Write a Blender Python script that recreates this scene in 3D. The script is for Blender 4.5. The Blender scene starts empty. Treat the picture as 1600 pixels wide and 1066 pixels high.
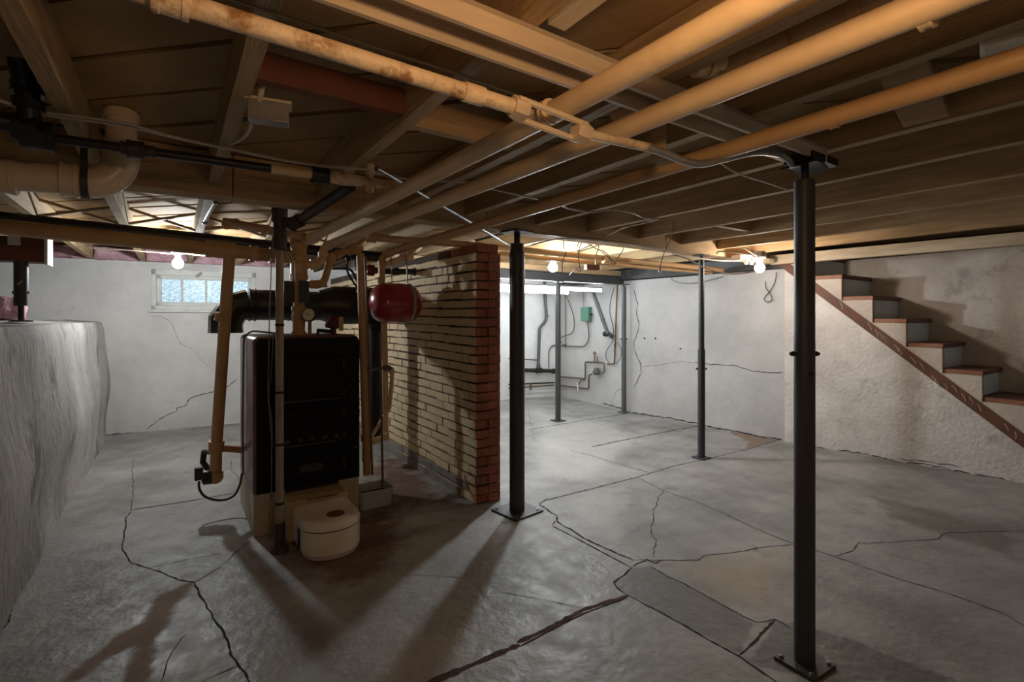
import bpy, math, random
import numpy as np
from mathutils import Vector, Matrix
random.seed(7)
rng = np.random.default_rng(5)
SC = bpy.context.scene
COL = SC.collection
V = Vector
# ---------------------------------------------------------------- camera frame
F, EYE, HOR = 774.0, 1.35, 497.0
A = math.radians(34.4)
FX, FY, RX, RY = math.sin(A), math.cos(A), math.cos(A), -math.sin(A)
def _r(u, v):
    t = (u-800)/F; s = (HOR-v)/F
    return FX+RX*t, FY+RY*t, s
def W(u, v, z=0.0):
    x, y, s = _r(u, v); k = (z-EYE)/s
    return V((x*k, y*k, z))
def PY(u, v, Y):
    x, y, s = _r(u, v); k = Y/y
    return V((x*k, Y, EYE+s*k))
def PX(u, v, X):
    x, y, s = _r(u, v); k = X/x
    return V((X, y*k, EYE+s*k))
def PD(u, v, d):
    x, y, s = _r(u, v)
    return V((x*d, y*d, EYE+s*d))
def PL(u, v, a, b, off=0.0):
    """point seen at (u,v) on the upright plane through floor points a, b moved by off along its normal towards the eye"""
    a = V((a[0], a[1], 0)); b = V((b[0], b[1], 0)); n = V((-(b-a).y, (b-a).x, 0)).normalized()
    if n.dot(-a) < 0: n = -n
    a = a+n*off
    x, y, s = _r(u, v); k = a.dot(n)/(x*n.x+y*n.y)
    return V((x*k, y*k, EYE+s*k))
cam = bpy.data.cameras.new('camera'); co = bpy.data.objects.new('camera', cam); COL.objects.link(co)
cam.sensor_width = 36; cam.lens = F/1600*36; cam.shift_y = -(533-HOR)/1600; cam.clip_start = .02
co.location = (0, 0, EYE); co.rotation_euler = (math.pi/2, 0, -A)
SC.camera = co
# ---------------------------------------------------------------- materials
def nd(nt, t, **kw):
    n = nt.nodes.new(t)
    for k, v in kw.items(): setattr(n, k, v)
    return n
def mat(name, c1, c2=None, rough=.6, metal=0., scale=6., detail=6., bump=0., bscale=None, stretch=(1, 1, 1), contrast=(.35, .65), spots=None, coat=0., world=False):
    m = bpy.data.materials.new(name); m.use_nodes = True; nt = m.node_tree
    b = nt.nodes['Principled BSDF']; L = nt.links.new
    b.inputs['Roughness'].default_value = rough; b.inputs['Metallic'].default_value = metal
    if coat: b.inputs['Coat Weight'].default_value = coat
    if world: src = nd(nt, 'ShaderNodeNewGeometry').outputs['Position']
    else: src = nd(nt, 'ShaderNodeTexCoord').outputs['Object']
    mp = nd(nt, 'ShaderNodeMapping'); mp.inputs['Scale'].default_value = stretch; L(src, mp.inputs['Vector'])
    c2 = c2 or tuple(x*.8 for x in c1)
    nz = nd(nt, 'ShaderNodeTexNoise'); nz.inputs['Scale'].default_value = scale; nz.inputs['Detail'].default_value = detail; nz.inputs['Roughness'].default_value = .62
    L(mp.outputs[0], nz.inputs['Vector'])
    cr = nd(nt, 'ShaderNodeValToRGB'); e = cr.color_ramp.elements
    e[0].position, e[1].position = contrast; e[0].color = (*c2, 1); e[1].color = (*c1, 1)
    L(nz.outputs['Fac'], cr.inputs[0]); col = cr.outputs[0]
    if spots:
        sc_, amt, ccol, lo = spots
        n2 = nd(nt, 'ShaderNodeTexNoise'); n2.inputs['Scale'].default_value = sc_; n2.inputs['Detail'].default_value = 8; n2.inputs['Roughness'].default_value = .7
        L(mp.outputs[0], n2.inputs['Vector'])
        r2 = nd(nt, 'ShaderNodeMapRange'); r2.inputs['From Min'].default_value = lo; r2.inputs['From Max'].default_value = lo+.12; r2.inputs['To Max'].default_value = amt
        L(n2.outputs['Fac'], r2.inputs['Value'])
        mx = nd(nt, 'ShaderNodeMix', data_type='RGBA'); L(r2.outputs[0], mx.inputs['Factor']); L(col, mx.inputs['A']); mx.inputs['B'].default_value = (*ccol, 1); col = mx.outputs['Result']
    L(col, b.inputs['Base Color'])
    if bump:
        n3 = nd(nt, 'ShaderNodeTexNoise'); n3.inputs['Scale'].default_value = bscale or scale*4; n3.inputs['Detail'].default_value = 8
        L(mp.outputs[0], n3.inputs['Vector'])
        bp = nd(nt, 'ShaderNodeBump'); bp.inputs['Strength'].default_value = bump; bp.inputs['Distance'].default_value = .02
        L(n3.outputs['Fac'], bp.inputs['Height']); L(bp.outputs[0], b.inputs['Normal'])
    return m
def glow(name, c, s):
    m = bpy.data.materials.new(name); m.use_nodes = True; nt = m.node_tree; nt.nodes.clear()
    e = nd(nt, 'ShaderNodeEmission'); e.inputs[0].default_value = (*c, 1); e.inputs[1].default_value = s
    o = nd(nt, 'ShaderNodeOutputMaterial'); nt.links.new(e.outputs[0], o.inputs[0]); return m
M = {}
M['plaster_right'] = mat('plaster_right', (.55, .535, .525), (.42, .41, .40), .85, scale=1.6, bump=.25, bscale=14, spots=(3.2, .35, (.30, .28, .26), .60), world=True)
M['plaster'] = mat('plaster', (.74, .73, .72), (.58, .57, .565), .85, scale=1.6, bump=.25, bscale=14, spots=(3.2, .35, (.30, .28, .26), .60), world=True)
M['plaster_rough'] = mat('plaster_rough', (.76, .71, .67), (.56, .51, .475), .9, scale=2.2, bump=.5, bscale=30, spots=(4.5, .55, (.27, .23, .20), .57), world=True)
M['plaster_left'] = mat('plaster_left', (.56, .545, .53), (.24, .225, .21), .85, scale=1.5, bump=.5, bscale=20, stretch=(1.3, 1.3, .6), contrast=(.36, .60), spots=(3.0, .8, (.13, .12, .112), .52), world=True)
M['joist'] = mat('joist_wood', (.46, .315, .165), (.31, .205, .105), .75, scale=5, stretch=(6, .6, 6), bump=.25, bscale=20, spots=(9, .4, (.14, .09, .05), .66))
M['joist_x'] = mat('girder_wood', (.55, .37, .20), (.40, .265, .14), .75, scale=5, stretch=(.6, 6, 6), bump=.25, bscale=20, spots=(7, .4, (.15, .10, .06), .66))
M['board'] = mat('subfloor_board', (.43, .28, .135), (.30, .19, .09), .8, scale=2.2, bump=.2, bscale=20, spots=(5, .35, (.16, .11, .07), .62), world=True)
M['rawwood'] = mat('pale_wood', (.66, .55, .40), (.50, .40, .28), .75, scale=4, stretch=(6, .6, 6), bump=.15)
M['brownwood'] = mat('brown_wood', (.17, .068, .038), (.11, .042, .026), .6, scale=4, bump=.1)
M['redwood'] = mat('red_brown_board', (.16, .05, .025), (.09, .03, .018), .7, scale=4)
M['pipe'] = mat('cream_pipe_paint', (.77, .58, .36), (.66, .48, .285), .48, scale=7, bump=.12, bscale=30, spots=(11, .6, (.20, .11, .05), .66))
M['pipe_orange'] = mat('tan_pipe_paint', (.58, .36, .17), (.49, .295, .135), .48, scale=6, bump=.1, bscale=30, spots=(12, .7, (.12, .06, .03), .67))
M['rustypipe'] = mat('rusty_cream_pipe', (.78, .63, .44), (.62, .46, .30), .55, scale=9, bump=.35, bscale=40, spots=(14, .9, (.30, .13, .045), .52))
M['gaspaint'] = mat('cream_gas_pipe_paint', (.80, .60, .34), (.72, .52, .28), .5, scale=9, spots=(16, .9, (.08, .06, .05), .60))
M['plastic_cream'] = mat('cream_plastic_pipe', (.70, .57, .41), (.64, .51, .36), .3, scale=3)
M['conduit'] = mat('grey_tan_conduit', (.36, .29, .22), (.25, .195, .15), .5, scale=8, bump=.2, spots=(16, .6, (.10, .07, .05), .62))
M['black'] = mat('black_iron', (.022, .02, .019), (.012, .011, .011), .38, scale=9, bump=.15, spots=(14, .5, (.10, .06, .035), .68))
M['blackenamel'] = mat('black_boiler_enamel', (.009, .008, .009), (.006, .006, .006), .5, scale=5, bump=.1, spots=(18, .35, (.07, .06, .055), .70))
M['blackenamel'].node_tree.nodes['Principled BSDF'].inputs['Specular IOR Level'].default_value = .12
M['maroon'] = mat('maroon_side_enamel', (.20, .075, .08), (.13, .05, .055), .33, scale=3, spots=(10, .4, (.02, .01, .01), .65))
M['castiron'] = mat('dark_rusty_iron', (.065, .048, .036), (.032, .025, .02), .5, scale=10, bump=.3)
M['flue'] = mat('black_flue_metal', (.03, .03, .031), (.018, .018, .019), .3, metal=.3, scale=5, bump=.05)
M['post'] = mat('charcoal_post_paint', (.044, .045, .047), (.034, .035, .037), .48, scale=5, spots=(30, .5, (.12, .11, .10), .75))
M['postgrey'] = mat('grey_post_paint', (.095, .10, .105), (.07, .075, .08), .5, scale=5)
M['steel'] = mat('bare_steel', (.35, .35, .35), (.25, .25, .25), .35, metal=.8, scale=10)
M['darksteel'] = mat('dark_steel_beam', (.075, .075, .078), (.05, .05, .052), .5, scale=5, spots=(12, .4, (.12, .08, .06), .65))
M['channel'] = mat('painted_channel_steel', (.70, .57, .41), (.57, .45, .32), .55, scale=5, stretch=(.8, 5, 5), bump=.1, spots=(22, .8, (.13, .06, .03), .68))
M['galv'] = mat('galvanised_box', (.40, .39, .37), (.30, .29, .28), .35, metal=.5, scale=12)
M['white'] = mat('white_paint', (.72, .72, .70), (.62, .62, .60), .5, scale=8)
M['porcelain'] = mat('porcelain', (.8, .8, .78), None, .25)
M['cablewhite'] = mat('white_cable', (.58, .52, .44), (.46, .40, .33), .5, scale=10)
M['cabledark'] = mat('dark_wire', (.07, .06, .055), (.05, .045, .04), .5, scale=10)
M['cablebrown'] = mat('old_brown_wire', (.20, .15, .10), (.13, .10, .07), .6, scale=10)
M['red'] = mat('red_tank_enamel', (.36, .03, .042), (.32, .025, .036), .22, scale=4, coat=.3)
M['redvalve'] = mat('dark_red_casting', (.17, .022, .018), (.10, .015, .012), .5, scale=8)
M['burner'] = mat('cream_burner_enamel', (.76, .71, .62), (.70, .63, .52), .35, scale=4, spots=(20, .7, (.10, .06, .035), .69))
M['base_cream'] = mat('cream_base_panel', (.50, .42, .31), (.38, .31, .22), .6, scale=5, spots=(10, .5, (.10, .07, .05), .62))
M['tancover'] = mat('tan_burner_cover', (.50, .36, .20), (.42, .29, .155), .45, scale=5)
M['badge'] = mat('brown_badge', (.22, .07, .035), (.18, .055, .03), .5, scale=40)
M['gaugeface'] = mat('gauge_face', (.85, .78, .64), (.80, .73, .58), .4)
M['copper'] = mat('copper', (.21, .115, .075), (.14, .075, .05), .42, metal=.4, scale=10)
M['oldcopper'] = mat('tarnished_copper', (.19, .13, .09), (.13, .09, .065), .45, metal=.4, scale=10)
M['green'] = mat('green_enamel', (.085, .21, .155), (.07, .18, .13), .45)
M['basin'] = mat('grey_plastic', (.50, .53, .54), (.46, .48, .49), .4)
M['pink'] = mat('pink_fibreglass', (.70, .45, .50), (.42, .22, .27), .95, scale=9, bump=1.0, bscale=30)
M['paper'] = mat('paper', (.66, .66, .62), None, .8)
M['tagyellow'] = mat('yellow_tag', (.55, .45, .16), (.45, .36, .12), .6)
M['crack'] = mat('crack_dark', (.028, .021, .017), (.018, .014, .012), .95, scale=20)
M['rustjoint'] = mat('rusty_joint_fill', (.105, .052, .03), (.05, .026, .017), .95, scale=14, bump=.4)
M['stairgrey'] = mat('blue_grey_riser_paint', (.78, .90, .94), (.72, .84, .88), .55, scale=5)
M['stairwhite'] = mat('whitewashed_stair_side', (.66, .57, .49), (.54, .46, .39), .8, scale=4, bump=.4, bscale=30, spots=(8, .4, (.30, .22, .17), .66))
M['stairwood'] = mat('worn_tread_edge', (.32, .125, .06), (.22, .08, .04), .55, scale=6)  # brighter brown that paints lamplight onto the tread ends
M['bulb_cool'] = glow('bulb_cool', (.90, .97, 1.0), 800)
M['bulb_cool_b'] = glow('bulb_cool_big', (.88, .96, 1.0), 1100)
M['bulb_warm'] = glow('bulb_warm', (1.0, .85, .70), 275)
M['bulb_near'] = glow('bulb_near', (1.0, .60, .29), 155)
M['tube'] = glow('fluorescent_tube', (.87, .96, 1.0), 44)
def brickmat(name, c1, c2, rough, spot):
    m = mat(name, c1, c2, rough, scale=5, bump=.6, bscale=40, spots=spot, world=True); return m
M['brickcream'] = brickmat('cream_painted_brick', (.68, .53, .33), (.56, .43, .26), .7, (3.2, .55, (.23, .11, .06), .62))
M['brickred'] = brickmat('bare_red_brick', (.38, .125, .07), (.22, .065, .04), .85, (6, .5, (.09, .035, .025), .58))
M['mortar'] = mat('dark_mortar', (.085, .06, .042), (.05, .035, .025), .95, scale=20)
M['parge'] = mat('grey_parging', (.24, .215, .19), (.17, .15, .13), .9, scale=6, bump=.5)
# floor material : stains, shade and glare come from attributes baked into the slab mesh
def floormat():
    m = mat('concrete_floor', (.37, .365, .355), (.20, .197, .19), .42, scale=1.7, detail=12, bump=.30, bscale=24, spots=(4.2, .5, (.12, .11, .10), .57), world=True)
    nt = m.node_tree; L = nt.links.new; b = nt.nodes['Principled BSDF']
    col = b.inputs['Base Color'].links[0].from_socket
    nz = nd(nt, 'ShaderNodeTexNoise'); nz.inputs['Scale'].default_value = 7; nz.inputs['Detail'].default_value = 9; nz.inputs['Roughness'].default_value = .65
    L(nd(nt, 'ShaderNodeNewGeometry').outputs['Position'], nz.inputs['Vector'])
    rsock = None
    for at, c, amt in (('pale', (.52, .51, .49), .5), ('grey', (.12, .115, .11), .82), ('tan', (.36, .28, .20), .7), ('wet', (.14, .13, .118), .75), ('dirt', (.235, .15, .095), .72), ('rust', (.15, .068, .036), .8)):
        a = nd(nt, 'ShaderNodeAttribute', attribute_name=at)
        ad = nd(nt, 'ShaderNodeMath', operation='MULTIPLY_ADD'); L(nz.outputs['Fac'], ad.inputs[0]); ad.inputs[1].default_value = .9; ad.inputs[2].default_value = -.45
        s = nd(nt, 'ShaderNodeMath', operation='ADD'); L(a.outputs['Fac'], s.inputs[0]); L(ad.outputs[0], s.inputs[1])
        r = nd(nt, 'ShaderNodeMapRange', interpolation_type='SMOOTHSTEP'); r.inputs['From Min'].default_value = .35; r.inputs['From Max'].default_value = .7; r.inputs['To Max'].default_value = amt
        L(s.outputs[0], r.inputs['Value'])
        mu = nd(nt, 'ShaderNodeMath', operation='MULTIPLY'); L(r.outputs[0], mu.inputs[0])
        gt = nd(nt, 'ShaderNodeMath', operation='GREATER_THAN'); L(a.outputs['Fac'], gt.inputs[0]); gt.inputs[1].default_value = .01; L(gt.outputs[0], mu.inputs[1])
        mx = nd(nt, 'ShaderNodeMix', data_type='RGBA'); L(mu.outputs[0], mx.inputs['Factor']); L(col, mx.inputs['A']); mx.inputs['B'].default_value = (*c, 1); col = mx.outputs['Result']
        if at == 'dirt': mdirt = mu
    L(col, b.inputs['Base Color'])
    rr = nd(nt, 'ShaderNodeMapRange'); rr.inputs['From Min'].default_value = .3; rr.inputs['From Max'].default_value = .7; rr.inputs['To Min'].default_value = .34; rr.inputs['To Max'].default_value = .66
    L(nz.outputs['Fac'], rr.inputs['Value'])
    mr = nd(nt, 'ShaderNodeMix', data_type='FLOAT'); ms = nd(nt, 'ShaderNodeMath', operation='MAXIMUM'); L(mu.outputs[0], ms.inputs[0]); L(mdirt.outputs[0], ms.inputs[1]); L(ms.outputs[0], mr.inputs['Factor'])
    sp = nd(nt, 'ShaderNodeMapRange'); sp.inputs['To Min'].default_value = .42; sp.inputs['To Max'].default_value = .16; L(ms.outputs[0], sp.inputs['Value']); L(sp.outputs[0], b.inputs['Specular IOR Level']); L(rr.outputs[0], mr.inputs['A']); mr.inputs['B'].default_value = .95; L(mr.outputs['Result'], b.inputs['Roughness'])
    return m
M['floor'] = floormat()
def glassmat():
    m = bpy.data.materials.new('pebbled_glass'); m.use_nodes = True; nt = m.node_tree; L = nt.links.new
    b = nt.nodes['Principled BSDF']; b.inputs['Transmission Weight'].default_value = 1; b.inputs['Roughness'].default_value = .25; b.inputs['IOR'].default_value = 1.2
    v = nd(nt, 'ShaderNodeTexVoronoi'); v.inputs['Scale'].default_value = 42
    L(nd(nt, 'ShaderNodeTexCoord').outputs['Object'], v.inputs['Vector'])
    cr = nd(nt, 'ShaderNodeValToRGB'); e = cr.color_ramp.elements; e[0].position = .05; e[0].color = (.85, .95, 1, 1); e[1].position = .75; e[1].color = (.42, .52, .56, 1)
    L(v.outputs['Distance'], cr.inputs[0]); L(cr.outputs[0], b.inputs['Base Color'])
    bp = nd(nt, 'ShaderNodeBump'); bp.inputs['Strength'].default_value = .8; L(v.outputs['Distance'], bp.inputs['Height']); L(bp.outputs[0], b.inputs['Normal'])
    return m
M['glass'] = glassmat()
# ---------------------------------------------------------------- mesh builder
class MB:
    def __init__(s): s.v, s.f, s.m = [], [], []
    def add(s, vs, fs, mi=0):
        b = len(s.v); s.v += [V(p) for p in vs]
        for f in fs: s.f.append([b+i for i in f]); s.m.append(mi)
        return s
    def box(s, c, d, rot=None, mi=0, fm=None):
        x, y, z = (k/2 for k in d); R = rot or Matrix.Identity(3); c = V(c)
        vs = [c+R@V((i*x, j*y, k*z)) for k in (-1, 1) for j in (-1, 1) for i in (-1, 1)]
        fs = [(0, 2, 3, 1), (4, 5, 7, 6), (0, 1, 5, 4), (2, 6, 7, 3), (0, 4, 6, 2), (1, 3, 7, 5)]  # -z +z -y +y -x +x
        b = len(s.v); s.v += vs
        for n, f in enumerate(fs): s.f.append([b+i for i in f]); s.m.append(fm[n] if fm else mi)
        return s
    def bar(s, a, b, w, h, up=(0, 0, 1), mi=0):
        a, b = V(a), V(b); d = (b-a); L = d.length; d.normalize(); x = d.cross(V(up))
        if x.length < 1e-4: x = d.cross(V((1, 0, 0)))
        x.normalize(); u = x.cross(d).normalized()
        return s.box((a+b)/2, (w, L, h), Matrix((x, d, u)).transposed(), mi)
    def tube(s, path, r, n=12, mi=0, caps=True):
        P = [V(p) for p in path]; N = len(P); rs = r if isinstance(r, (list, tuple)) else [r]*N
        T = []
        for i in range(N):
            t = (P[min(i+1, N-1)]-P[max(i-1, 0)])
            if t.length < 1e-9: t = V((0, 0, 1))
            T.append(t.normalized())
        ref = V((0, 0, 1)) if abs(T[0].z) < .9 else V((1, 0, 0))
        x = T[0].cross(ref).normalized(); b = len(s.v)
        for i in range(N):
            x = (x-T[i]*x.dot(T[i]))
            x = x.normalized() if x.length > 1e-6 else T[i].orthogonal().normalized()
            y = T[i].cross(x)
            for k in range(n):
                a = 2*math.pi*k/n; s.v.append(P[i]+(x*math.cos(a)+y*math.sin(a))*rs[i])
        for i in range(N-1):
            for k in range(n):
                k2 = (k+1) % n
                s.f.append([b+i*n+k, b+i*n+k2, b+(i+1)*n+k2, b+(i+1)*n+k]); s.m.append(mi)
        if caps:
            s.f.append([b+k for k in range(n)][::-1]); s.m.append(mi)
            s.f.append([b+(N-1)*n+k for k in range(n)]); s.m.append(mi)
        return s
    def lathe(s, o, ax, prof, n=20, mi=0):
        """prof: (distance along axis, radius)"""
        ax = V(ax).normalized(); o = V(o)
        x = ax.orthogonal().normalized(); y = ax.cross(x); b = len(s.v)
        for h, r in prof:
            for k in range(n):
                a = 2*math.pi*k/n; s.v.append(o+ax*h+(x*math.cos(a)+y*math.sin(a))*max(r, 1e-5))
        for i in range(len(prof)-1):
            for k in range(n):
                k2 = (k+1) % n; s.f.append([b+i*n+k, b+i*n+k2, b+(i+1)*n+k2, b+(i+1)*n+k]); s.m.append(mi)
        s.f.append([b+k for k in range(n)][::-1]); s.m.append(mi)
        s.f.append([b+(len(prof)-1)*n+k for k in range(n)]); s.m.append(mi)
        return s
    def prism(s, poly, ext, mi=0, mside=None):
        """poly: 3-D outline, ext: extrusion vector"""
        n = len(poly); b = len(s.v); ext = V(ext)
        s.v += [V(p) for p in poly]+[V(p)+ext for p in poly]
        s.f.append([b+i for i in range(n)]); s.m.append(mi)
        s.f.append([b+n+i for i in range(n)][::-1]); s.m.append(mi)
        for i in range(n):
            j = (i+1) % n; s.f.append([b+j, b+i, b+n+i, b+n+j]); s.m.append(mi if mside is None else mside)
        return s
    def sphere(s, c, r, n=14, sc=(1, 1, 1), mi=0):
        c = V(c); b = len(s.v); R = n//2
        prof = []
        for i in range(R+1):
            th = math.pi*i/R
            for k in range(n):
                a = 2*math.pi*k/n
                s.v.append(c+V((r*sc[0]*math.sin(th)*math.cos(a), r*sc[1]*math.sin(th)*math.sin(a), -r*sc[2]*math.cos(th))))
        for i in range(R):
            for k in range(n):
                k2 = (k+1) % n; s.f.append([b+i*n+k, b+i*n+k2, b+(i+1)*n+k2, b+(i+1)*n+k]); s.m.append(mi)
        return s
    def ribbon(s, pts, w, nrm=(0, 0, 1), jit=.004, step=.025, lift=.0012, mi=0, seed=0):
        """an irregular thin crack lying on a surface"""
        R = random.Random(seed); nrm = V(nrm); P = []
        pts = [V(p) for p in pts]
        for i in range(len(pts)-1):
            n = max(1, int((pts[i+1]-pts[i]).length/step))
            for k in range(n): P.append(pts[i].lerp(pts[i+1], k/n))
        P.append(pts[-1]); b = len(s.v); off = 0
        for i, p in enumerate(P):
            t = (P[min(i+1, len(P)-1)]-P[max(i-1, 0)]).normalized(); side = nrm.cross(t).normalized()
            off = off*.8+R.uniform(-jit, jit); q = p+side*off+nrm*lift
            ww = w*R.uniform(.45, 1.35)/2
            if i in (0, len(P)-1): ww *= .3
            s.v += [q+side*ww, q-side*ww]
        for i in range(len(P)-1):
            s.f.append([b+2*i, b+2*i+1, b+2*i+3, b+2*i+2]); s.m.append(mi)
        return s
    def build(s, name, m, parent=None, sharp=38, bevel=0, smooth=True):
        o0 = parent_loc(parent)
        me = bpy.data.meshes.new(name); me.from_pydata([tuple(p-o0) for p in s.v], [], s.f)
        ms = m if isinstance(m, (list, tuple)) else [m]
        for k in ms: me.materials.append(M[k])
        me.polygons.foreach_set('material_index', s.m)
        if smooth:
            me.polygons.foreach_set('use_smooth', [True]*len(me.polygons)); me.update(); me.set_sharp_from_angle(angle=math.radians(sharp))
        me.update(); me.validate()
        o = bpy.data.objects.new(name, me); COL.objects.link(o)
        if parent: o.parent = parent
        if bevel:
            b = o.modifiers.new('bevel', 'BEVEL'); b.width = bevel; b.segments = 2; b.limit_method = 'ANGLE'; b.angle_limit = math.radians(50)
        return o
def parent_loc(p):
    t = V((0, 0, 0))
    while p is not None: t = t+p.location; p = p.parent
    return t
def tag(o, label, cat, group=None, kind=None):
    o['label'] = label; o['category'] = cat
    if group: o['group'] = group
    if kind: o['kind'] = kind
    return o
def thing(name, loc, label, cat, group=None):
    o = bpy.data.objects.new(name, None); o.empty_display_size = .05; COL.objects.link(o); o.location = V(loc)
    return tag(o, label, cat, group)
def struct(o, label=None):
    o['kind'] = 'structure'
    if label: o['label'] = label
    return o
def fillet(P, r=.04, n=5):
    P = [V(p) for p in P]; out = [P[0]]
    for i in range(1, len(P)-1):
        a, b, c = P[i-1], P[i], P[i+1]; d1 = (a-b); d2 = (c-b)
        q = min(r, d1.length*.45, d2.length*.45); p1 = b+d1.normalized()*q; p2 = b+d2.normalized()*q
        for k in range(n+1):
            t = k/n; out.append(p1.lerp(b, t).lerp(b.lerp(p2, t), t))
    return out+[P[-1]]
def spline(P, n=6):
    P = [V(p) for p in P]; out = []
    for i in range(len(P)-1):
        p0 = P[max(i-1, 0)]; p1 = P[i]; p2 = P[i+1]; p3 = P[min(i+2, len(P)-1)]
        for k in range(n):
            t = k/n
            out.append(.5*((2*p1)+(p2-p0)*t+(2*p0-5*p1+4*p2-p3)*t*t+(3*p1-p0-3*p2+p3)*t**3))
    return out+[P[-1]]
def ring(mb, p, d, r, w, bead=True, mi=0):
    """a pipe coupling: a collar with beaded ends round point p"""
    d = V(d).normalized(); prof = [(-w/2, r*.9), (-w/2, r*1.06), (-w/2+w*.2, r*1.06), (-w/2+w*.22, r), (w/2-w*.22, r), (w/2-w*.2, r*1.06), (w/2, r*1.06), (w/2, r*.9)] if bead else [(-w/2, r*.9), (-w/2, r), (w/2, r), (w/2, r*.9)]
    return mb.lathe(p, d, prof, 18, mi)
def wire(name, pts, r, m, label, cat='wire', group=None, n=6, smooth=True):
    o = MB().tube(spline(pts) if smooth else pts, r, n).build(name, m)
    return tag(o, label, cat, group)
# ---------------------------------------------------------------- setting: walls
BA, BB = (-.6, 7.35), (5.55, 6.70)               # back wall line
R0, R1, R2, R3, R4 = (5.55, 6.70), (5.40, 4.87), (5.51, 2.78), (5.74, .97), (6.20, -2.6)
ZJ, ZS = 2.02, 2.175                              # joist undersides, subfloor underside
def backY(x): return BA[1]+(x-BA[0])*(BB[1]-BA[1])/(BB[0]-BA[0])
def rightX(y): return R2[0]+(R2[1]-y)*(R3[0]-R2[0])/(R2[1]-R3[1])
bd = (V((*BB, 0))-V((*BA, 0))).normalized(); bn = V((-bd.y, bd.x, 0))      # bn points out of the room
bnin = -bn
# back wall with a window opening
w0 = PL(236, 484, BA, BB); w1 = PL(400, 421, BA, BB)
ux = lambda p: (V((p.x, p.y, 0))-V((*BA, 0))).dot(bd)
def BP(s, z, off=0): return V((*BA, 0))+bd*s+V((0, 0, z))+bn*off
WS0, WS1, WZ0, WZ1 = ux(w0), ux(w1), w0.z, PL(236, 420, BA, BB).z
mb = MB()
for (s0, s1, z0, z1) in ((-3.8, WS0, 0, ZJ), (WS1, 6.35, 0, ZJ), (WS0, WS1, 0, WZ0), (WS0, WS1, WZ1, ZJ)):
    mb.prism([BP(s0, z0), BP(s1, z0), BP(s1, z1), BP(s0, z1)], bn*.25)
mb.prism([BP(-3.8, ZJ, .14), BP(6.35, ZJ, .14), BP(6.35, 2.3, .14), BP(-3.8, 2.3, .14)], bn*.11)
def bcrack(uv, w=.008, seed=1):
    w *= .6
    mb.ribbon([PL(u, v, BA, BB) for u, v in uv], w, bnin, jit=.006, lift=.003, mi=1, seed=seed)
bcrack([(228, 672), (247, 657), (262, 648), (275, 643), (276, 636), (291, 633), (296, 623), (338, 611), (357, 603), (372, 592)], .013, 1)
bcrack([(232, 494), (252, 495), (268, 505), (276, 523), (281, 538), (294, 544), (303, 547)], .006, 2)
bcrack([(305, 549), (320, 569), (336, 580)], .004, 3)
bcrack([(165, 679), (200, 677), (225, 677), (300, 671), (372, 664)], .02, 4)
o = mb.build('wall_back', ['plaster', 'crack'], smooth=False); struct(o, 'whitewashed back wall with small window and thin cracks')
# right wall and the wall under the stairs
mb = MB()
def wallseg(a, b, z0, z1, t=.12, mi=0):
    a, b = V((*a, 0)), V((*b, 0)); n = V(((b-a).y, -(b-a).x, 0)).normalized()
    if n.x < 0: n = -n
    mb.prism([a+V((0, 0, z0)), b+V((0, 0, z0)), b+V((0, 0, z1)), a+V((0, 0, z1))], n*t, mi)
RZ = 1.885
wallseg(R0, R1, 0, RZ); wallseg(R1, R2, 0, RZ)
rn12 = V((-1, 0, 0))
def rcrack(uv, a, b, w=.008, seed=1):
    w *= .65
    mb.ribbon([PL(u, v, a, b) for u, v in uv], w, (-1, 0, 0), jit=.006, lift=.004, mi=1, seed=seed)
rcrack([(990, 452), (997, 475), (995, 488), (999, 510), (990, 535), (992, 548), (1001, 567), (1003, 582), (997, 595), (990, 606)], R1, R2, .014, 11)
rcrack([(1005, 573), (1030, 569), (1060, 565), (1085, 567)], R1, R2, .005, 12)
rcrack([(1085, 566), (1120, 570), (1150, 572), (1178, 579), (1205, 583), (1224, 581)], R1, R2, .010, 13)
rcrack([(976, 606), (963, 612), (958, 625), (956, 636)], R0, R1, .008, 14)
rcrack([(940, 631), (975, 640)], R0, R1, .02, 15)
rcrack([(988, 644), (1060, 656), (1150, 674), (1222, 688)], R1, R2, .02, 16)
for u_, v_ in ((1063, 545), (1007, 529), (1024, 529)): mb.lathe(PL(u_, v_, R1, R2, .003), (-1, 0, 0), [(-.004, .013), (.001, .013)], 8, 1)
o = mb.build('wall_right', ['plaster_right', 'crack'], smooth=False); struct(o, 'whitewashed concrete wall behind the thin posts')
# stairs: plan
RISE, RUN, Z0T, Y0T = .2232, .2565, 1.79, 2.25        # tread under the top: nosing y, top z
def tz(i): return Z0T-RISE*i
def ty(i): return Y0T-RUN*i
def SP(y, z, off=0): return V((rightX(y)+off, y, z))
# stringer band lower and upper edges, from the photograph, on the stair side plane
lo = [PL(u, v, R2, R3) for u, v in ((1209, 409), (1247, 439), (1340, 510), (1475, 615), (1600, 701))]
up = [PL(u, v, R2, R3) for u, v in ((1226, 408), (1277, 450), (1382, 528), (1502, 615), (1600, 684))]
slo = (lo[-1].z-lo[0].z)/(lo[-1].y-lo[0].y)
def zlo(y): return lo[0].z+(y-lo[0].y)*slo
def zup(y): return zlo(y)+.105
YB = ty(8)-.02
yfl = lo[0].y-lo[0].z/slo
mb = MB()
outl = [SP(2.78, 0), SP(-2.6, 0)]
pts = [(2.78, 0), (-2.6, 0), (-2.6, .002), (yfl, .002)]
for k in range(1, 13):
    y = yfl+(2.78-yfl)*k/12; pts.append((y, min(zlo(y), RZ)))
mb.prism([SP(y, z) for y, z in pts], (.09, 0, 0))
def pcrack(uv, w, seed): w *= .6; mb.ribbon([PL(u, v, R2, R3) for u, v in uv], w, (-1, 0, 0), jit=.01, lift=.004, mi=1, seed=seed)
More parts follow.
